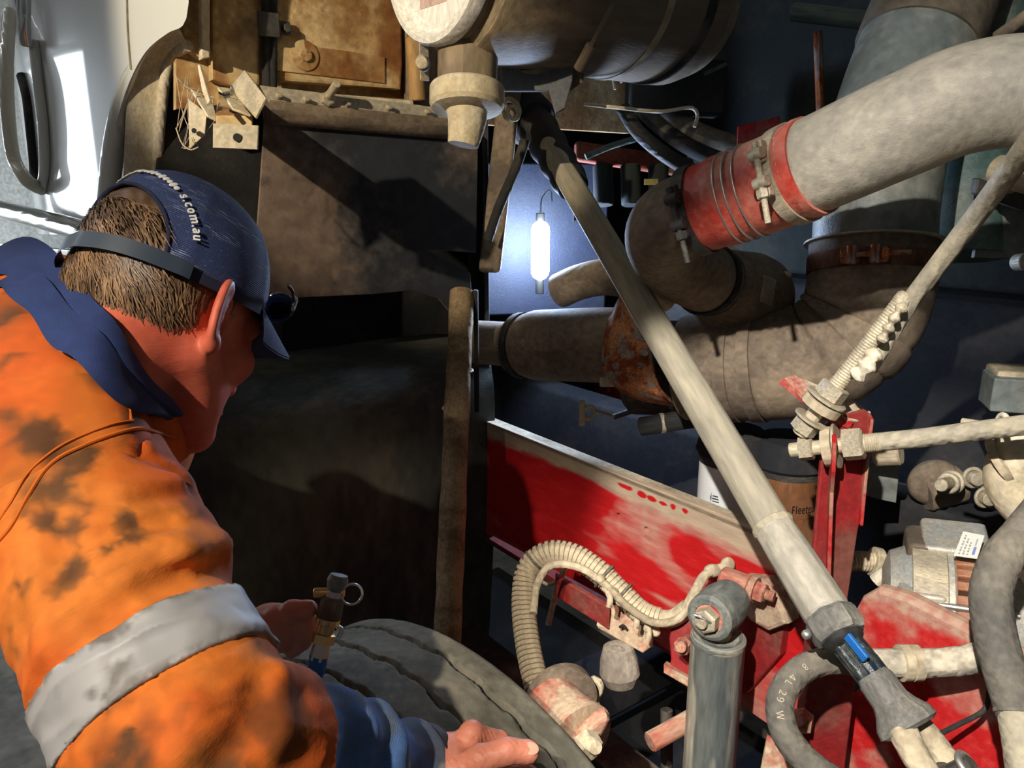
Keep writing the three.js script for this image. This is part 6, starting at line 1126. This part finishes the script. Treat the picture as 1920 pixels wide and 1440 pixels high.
// ---- cap, in head axes (x: his left, y: up, z: face)
const CAP = { top: 0.156, cy: 0.055, zc: -0.010 };
const rimY = (th) => 0.044 + 0.018 * Math.cos(th) - 0.014 * Math.sin(th) ** 2;
function crown(th, t, o = 0) { const y0 = rimY(th), R = Math.pow(Math.cos(t * Math.PI / 2), 0.62), y = y0 + (CAP.top - y0) * Math.pow(Math.sin(t * Math.PI / 2), 1.05), seamBump = 0.0012 * Math.pow(Math.abs(Math.cos(th * 3)), 40); return V((0.0865 + o + seamBump) * R * Math.sin(th), y + o * t, CAP.zc + (0.108 + o + seamBump) * R * Math.cos(th)); }
const HOLE = 0.86, arch = (th) => { const q = Math.abs(th - Math.PI) / HOLE; return q < 1 ? 0.40 * Math.sqrt(1 - q * q) : 0; };
{
  const na = 180, nt = 40, pos = [], uv = [], idx = [];
  for (let i = 0; i <= na; i++) { const th = i / na * Math.PI * 2; const t0 = arch(th); for (let j = 0; j <= nt; j++) { const t = lerp(t0, 1, j / nt), w = crown(th, t); pos.push(w.x, w.y, w.z); uv.push(th * 0.09, t * 0.14); } }
  for (let i = 0; i < na; i++) for (let j = 0; j < nt; j++) { const a = i * (nt + 1) + j, b = a + nt + 1; idx.push(a, b, a + 1, a + 1, b, b + 1); }
  const g = new THREE.BufferGeometry(); g.setAttribute('position', new THREE.Float32BufferAttribute(pos, 3)); g.setAttribute('uv', new THREE.Float32BufferAttribute(uv, 2)); g.setIndex(idx); g.computeVertexNormals();
  const nn = g.attributes.normal; for (let j = 0; j <= nt; j++) { const a = j, b = na * (nt + 1) + j, m = V(nn.getX(a) + nn.getX(b), nn.getY(a) + nn.getY(b), nn.getZ(a) + nn.getZ(b)).normalize(); nn.setXYZ(a, m.x, m.y, m.z); nn.setXYZ(b, m.x, m.y, m.z); }
  const meshTex = colorTex(1024, 0, (u, v) => { // trucker mesh: rows of open cells, pale glints on the threads painted in
    const row = Math.sin(v * Math.PI * 2 * 84), cell = Math.sin(u * Math.PI * 2 * 220 + (Math.floor(v * 84) % 2) * Math.PI), line = pnoise(u, v, 1, 1) * 0; const streak = smooth(0.48, 0.7, fbm(u, v, 14, 3, 91)) * smooth(0.2, 0.9, row) * smooth(0.35, 0.75, pnoise(u * 0.5, v, 168, 92));
    let c = mix3([30, 42, 82], [80, 100, 150], clamp(0.35 * row + 0.25 * cell + 0.25)); c = mix3(c, [182, 196, 222], streak * 0.95); const sp = smooth(0.88, 0.93, pnoise(u, v, 300, 93)); c = mix3(c, [190, 196, 206], sp * 0.5); c = mix3(c, [92, 78, 74], smooth(0.6, 0.75, fbm(u, v, 6, 4, 94)) * 0.5); return c; });
  meshTex.repeat.set(1 / 0.5655, 1 / 0.14);
  const capMat = mat({ name: 'navy cap mesh', map: meshTex, roughness: 0.85, sheen: 0.3, side: THREE.DoubleSide, bumpMap: (() => { const t = grayTex(512, 0, (u, v) => Math.sin(v * Math.PI * 2 * 84) * 0.25 + Math.sin(u * Math.PI * 2 * 220) * 0.25 + 0.5); t.repeat.set(1 / 0.5655, 1 / 0.14); return t; })(), bumpScale: 0.0005 });
  const capPart = part('cap', inHead(g), capMat, PERSON, 'navy mesh back cap');
  const band = mat({ name: 'navy cap cloth', color: new THREE.Color().setRGB(0.012, 0.018, 0.05), roughness: 0.9, bumpMap: bumpWeave, bumpScale: 0.0002, side: THREE.DoubleSide });
  const edge = (f, n, r) => inHead(sweep(Array.from({ length: n + 1 }, (_, i) => f(i / n)), r, 8, n * 2));
  part('hole_binding', edge((s) => { const th = Math.PI - HOLE + s * 2 * HOLE; return crown(th, arch(th) + 0.008, 0.0006); }, 40, 0.0022), band, capPart);
  // sweat band below the crown, front and sides
  { const pos = [], uv = [], idx = [], m = 90; for (let i = 0; i <= m; i++) { const th = lerp(-(Math.PI - HOLE), Math.PI - HOLE, i / m); for (const k of [0, 1]) { const w = crown(th, 0, 0.0004); w.y -= k * 0.012 - 0.004; pos.push(w.x, w.y, w.z); uv.push(th * 0.09, k * 0.02); } } for (let i = 0; i < m; i++) idx.push(i * 2, i * 2 + 1, i * 2 + 2, i * 2 + 1, i * 2 + 3, i * 2 + 2); const q = new THREE.BufferGeometry(); q.setAttribute('position', new THREE.Float32BufferAttribute(pos, 3)); q.setAttribute('uv', new THREE.Float32BufferAttribute(uv, 2)); q.setIndex(idx); q.computeVertexNormals(); part('sweat_band', inHead(q), band, capPart); }
  // snap strap across the hole
  { const pos = [], uv = [], idx = [], m = 40; for (let i = 0; i <= m; i++) { const th = lerp(Math.PI - HOLE - 0.25, Math.PI + HOLE + 0.25, i / m); for (const k of [0, 1]) { const w = crown(th, 0, 0.0055); w.y += 0.006 - k * 0.017; pos.push(w.x, w.y, w.z); uv.push(th * 0.09, k * 0.02); } } for (let i = 0; i < m; i++) idx.push(i * 2, i * 2 + 1, i * 2 + 2, i * 2 + 1, i * 2 + 3, i * 2 + 2); const q = new THREE.BufferGeometry(); q.setAttribute('position', new THREE.Float32BufferAttribute(pos, 3)); q.setAttribute('uv', new THREE.Float32BufferAttribute(uv, 2)); q.setIndex(idx); q.computeVertexNormals(); part('strap', inHead(q), mat({ name: 'grey blue plastic strap', color: new THREE.Color(0x303c4a), roughness: 0.45, side: THREE.DoubleSide }), capPart, 'grey blue plastic snap strap'); }
  part('button', inHead(ball(V(0, CAP.top + 0.002, CAP.zc), 0.011, 1, 0.45, 1)), mat({ name: 'dark cap button', color: new THREE.Color(0x3c4048), roughness: 0.8 }), capPart);
  // brim: curved, drooping at the sides
  { const n = 40, m = 14, mk = (o) => { const pos = [], uv = [], idx = []; for (let i = 0; i <= n; i++) { const th = lerp(-1.0, 1.0, i / n), a = crown(th, 0.02), len = 0.072 * Math.sqrt(Math.max(0, 1 - (th / 1.02) ** 2)); for (let j = 0; j <= m; j++) { const s = j / m; const x = a.x * (1 + 0.05 * s), z = a.z + len * s, y = a.y - 0.002 - len * s * 0.25 - 6.0 * x * x * s * (0.6 + 0.4 * s) * 0.9; pos.push(x, y + o, z); uv.push(x, z); } } for (let i = 0; i < n; i++) for (let j = 0; j < m; j++) { const p = i * (m + 1) + j, q = p + m + 1; idx.push(p, p + 1, q, q, p + 1, q + 1); } const q = new THREE.BufferGeometry(); q.setAttribute('position', new THREE.Float32BufferAttribute(pos, 3)); q.setAttribute('uv', new THREE.Float32BufferAttribute(uv, 2)); q.setIndex(idx); q.computeVertexNormals(); return q; }; part('brim', inHead(merge([mk(0.001), mk(-0.0015)])), mat({ name: 'navy brim cloth', color: new THREE.Color().setRGB(0.03, 0.055, 0.14), roughness: 0.9, bumpMap: bumpWeave, bumpScale: 0.0002, side: THREE.DoubleSide }), capPart); }
  // white embroidery along the arch of the hole
  const font = await new FontLoader().loadAsync('fonts/droid/droid_sans_bold.typeface.json');
  const word = 's.com.au', ems = [], whiteThread = mat({ name: 'white embroidery', color: new THREE.Color(0xe9e9e4), roughness: 0.8 });
  const at = (s) => { const th = Math.PI - HOLE * 1.22 + s * HOLE * 2.44, q = Math.min(1, Math.abs(th - Math.PI) / (HOLE * 1.24)); return crown(th, 0.51 * Math.sqrt(1 - q * q) + 0.02, 0.003); };
  const place = (geo, s) => { const p = at(s), p2 = at(s + 0.01), tx = p2.clone().sub(p).normalize(), nrm = p.clone().sub(V(0, 0.05, CAP.zc)).normalize(); nrm.addScaledVector(tx, -nrm.dot(tx)).normalize(); return toFrame(geo, p, tx, new THREE.Vector3().crossVectors(nrm, tx), nrm); };
  const T = [0]; for (let k = 1; k <= 200; k++) T.push(T[k - 1] + at(k / 200).distanceTo(at((k - 1) / 200)));
  const byLen = (l) => { let k = 1; while (k < 200 && T[k] < l) k++; return (k - 1 + (l - T[k - 1]) / (T[k] - T[k - 1])) / 200; }, full = T[200];
  let s = full - 0.062; for (const ch of word) { const q = new TextGeometry(ch, { font, size: 0.0085, depth: 0.0012, curveSegments: 4, bevelEnabled: false }); q.computeBoundingBox(); const w = q.boundingBox.max.x - Math.min(0, q.boundingBox.min.x); ems.push(std(place(q, byLen(s)))); s += Math.max(w, 0.0016) + 0.0011; }
  for (let k = 0; k < 30; k++) { const q = ball(V(0, 0.0035, 0), 0.0034, 0.8, 1.15 + 0.3 * Math.sin(k * 2.3), 0.3); ems.push(std(place(q, byLen(full * 0.08 + k / 30 * (full * 0.92 - 0.066))))); }
  part('embroidery', inHead(merge(ems)), whiteThread, capPart, 'white embroidered lettering along the cap opening');
}
// ---- hair: short brown strands on the back of the head and in the cap opening
{
  const hairBase = (x, y, z) => { let d = ellip(x, y, z, V(0, 0.052, -0.012), 0.0785, 0.095, 0.1025); d = smin(d, ellip(x, y, z, V(0, 0.0, -0.045), 0.068, 0.058, 0.062), 0.03); d += (fb3(x * 90, y * 60, z * 90, 2, 81) - 0.5) * 0.006; const line = -0.05 + 0.055 * smooth(-0.05, 0.02, z); return Math.max(d, line - y, z - 0.015, -(Math.hypot(Math.abs(x) - 0.088, (y - 0.0) * 0.8, z + 0.005) - 0.026)); };
  const hairMat = mat({ name: 'brown hair', vertexColors: true, roughness: 0.5, side: THREE.DoubleSide });
  const tone = (k) => mix3([58, 42, 30], [168, 134, 98], k);
  const g = surfaceNets(hairBase, V(-0.1, -0.08, -0.14), V(0.1, 0.12, 0.03), 0.004); inHead(g); paint(g, (x, y, z) => tone(0.15 + 0.3 * fb3(x * 120, y * 120, z * 120, 2, 82)));
  const pos = [], col = [], idx = [], nor = [];
  const strand = (o, dir, len, w, k, lift) => { // o on the scalp, local
    const n = o.clone().sub(V(0, 0.04, -0.02)).normalize(), side = new THREE.Vector3().crossVectors(dir, n).normalize(), base = pos.length / 3, c = new THREE.Color().setRGB(...tone(k).map((q) => q / 255), THREE.SRGBColorSpace);
    for (let i = 0; i <= 4; i++) { const s = i / 4, q = o.clone().addScaledVector(dir, len * s).addScaledVector(n, lift * Math.sin(s * 2.2) + 0.001), ww = w * (1 - s * 0.85); for (const e of [-1, 1]) { const p = q.clone().addScaledVector(side, e * ww); pos.push(p.x, p.y, p.z); nor.push(n.x, n.y, n.z); col.push(c.r * (0.8 + 0.4 * s), c.g * (0.8 + 0.4 * s), c.b * (0.8 + 0.4 * s)); } if (i) { const b = base + i * 2; idx.push(b - 2, b - 1, b, b - 1, b + 1, b); } }
  };
  seed = 99;
  for (let k = 0; k < 9000; k++) {
    const th = lerp(Math.PI - 1.95, Math.PI + 1.95, rnd()), inHole = rnd() < 0.45; let y = inHole ? lerp(0.0, 0.10, rnd()) : lerp(-0.045, 0.02, rnd());
    if (inHole && (Math.abs(th - Math.PI) > HOLE * 0.8 || y > rimY(th) + (CAP.top - rimY(th)) * Math.sin(arch(th) * 1.35) * 0.9)) continue;
    if (Math.abs(th - Math.PI) > 1.4 && y < 0.012) continue;
    // project to the base
    const dir0 = V(Math.sin(th), 0, Math.cos(th)); let r = 0.13; for (; r > 0.03; r -= 0.002) if (hairBase(dir0.x * r, y, -0.01 + dir0.z * r) < 0) break; if (r <= 0.03) continue;
    const o = V(dir0.x * r, y, -0.01 + dir0.z * r), n = o.clone().sub(V(0, 0.04, -0.02)).normalize();
    const flow = inHole ? V(-0.75, -0.75, 0.1) : V(-0.45 * Math.sin(th * 2 + y * 60) * 0.5 - 0.25, -1, 0); const dir = flow.add(V((rnd() - 0.5) * 0.7, (rnd() - 0.5) * 0.5, (rnd() - 0.5) * 0.7)); dir.addScaledVector(n, -dir.dot(n)).normalize();
    strand(o, dir, lerp(0.012, 0.026, rnd()), lerp(0.0005, 0.0011, rnd()), clamp(fb3(o.x * 70, o.y * 40, o.z * 70, 2, 84) * 1.2 - 0.1 + (rnd() - 0.5) * 0.5), 0.0035 * rnd());
  }
  const h = new THREE.BufferGeometry(); h.setAttribute('position', new THREE.Float32BufferAttribute(pos, 3)); h.setAttribute('normal', new THREE.Float32BufferAttribute(nor, 3)); h.setAttribute('color', new THREE.Float32BufferAttribute(col, 3)); h.setAttribute('uv', new THREE.Float32BufferAttribute(new Float32Array(pos.length / 3 * 2), 2)); h.setIndex(idx); inHead(h);
  tag(part('hair', mergeGeometries([g, h]), hairMat, PERSON), null, null, null, 'stuff');
}
// sunglasses resting on the cap brim
{
  const t = thing('sunglasses', 'dark sunglasses pushed up on the front of the navy cap', 'sunglasses'), lens = mat({ name: 'dark lens', color: new THREE.Color(0x0c1413), roughness: 0.08, clearcoat: 1 });
  for (const s of [-1, 1]) { part('lens', inHead(ball(V(0, 0, 0), 0.026, 1, 0.72, 0.2).rotateX(-0.35).translate(s * 0.034, 0.082, 0.112)), lens, t); part('arm', inHead(sweep([V(s * 0.062, 0.086, 0.105), V(s * 0.074, 0.087, 0.085), V(s * 0.079, 0.086, 0.07)], 0.0022, 8, 20)), M.blackDeep, t); part('rim', inHead(sweep([V(s * 0.012, 0.088, 0.122), V(s * 0.036, 0.098, 0.122), V(s * 0.062, 0.09, 0.108), V(s * 0.064, 0.074, 0.106)], 0.0022, 8, 20)), M.zinc, t); }
  part('bridge', inHead(cyl(V(-0.012, 0.086, 0.122), V(0.012, 0.086, 0.122), 0.002)), M.zinc, t);
}
// ================================================================ air line fitting beside the left hand
{
  const t = thing('air_fitting', 'air line fitting with brass collar and pull ring held above the tyre', 'air fitting'), a = P(590, 1262, 0.96), b = P(636, 1078, 0.97), d = b.clone().sub(a).normalize(), L = a.distanceTo(b), q = (s) => off(a, d, L * s);
  part('blue_hose', sweep([off(a, d, -0.06).add(V(-0.02, 0, 0)), a, q(0.17)], 0.0115, 16, 16), M.blue, t);
  part('steel_socket', cyl(q(0.13), q(0.33), 0.0125, 0.0105, 6), M.zinc, t);
  part('brass_nut', merge([hex(q(0.31), d, 0.026, L * 0.1), cyl(q(0.4), q(0.5), 0.0105), cyl(q(0.5), q(0.56), 0.0155)]), M.brass, t);
  part('grip', lathe(q(0.54), d, [[0, 0], [0.0145, 0], [0.0155, 0.006], [0.014, L * 0.2], [0.011, L * 0.235], [0, L * 0.24]], 24), M.elbow, t);
  part('valve_stem', cyl(q(0.76), q(0.84), 0.0105), M.zinc, t); part('cross_pin', cyl(off(q(0.82), X, -0.026), off(q(0.82), X, 0.012), 0.006), M.brass, t);
  part('pull_ring', ring(off(q(0.80), X, 0.022), V(0.3, 0.2, 1), 0.013, 0.0016), M.zinc, t);
  part('nozzle', lathe(q(0.83), d, [[0, 0], [0.0095, 0], [0.012, L * 0.05], [0.0135, L * 0.11], [0.011, L * 0.17], [0.004, L * 0.18], [0, L * 0.18]], 20), M.shockEye, t);
  part('side_lever', sweep([off(q(0.48), X, 0.012), off(q(0.44), X, 0.02), off(q(0.36), X, 0.019)], 0.003, 8, 10), M.zinc, t);
}
settle();
scene.updateMatrixWorld(true);
renderer.render(scene, camera);
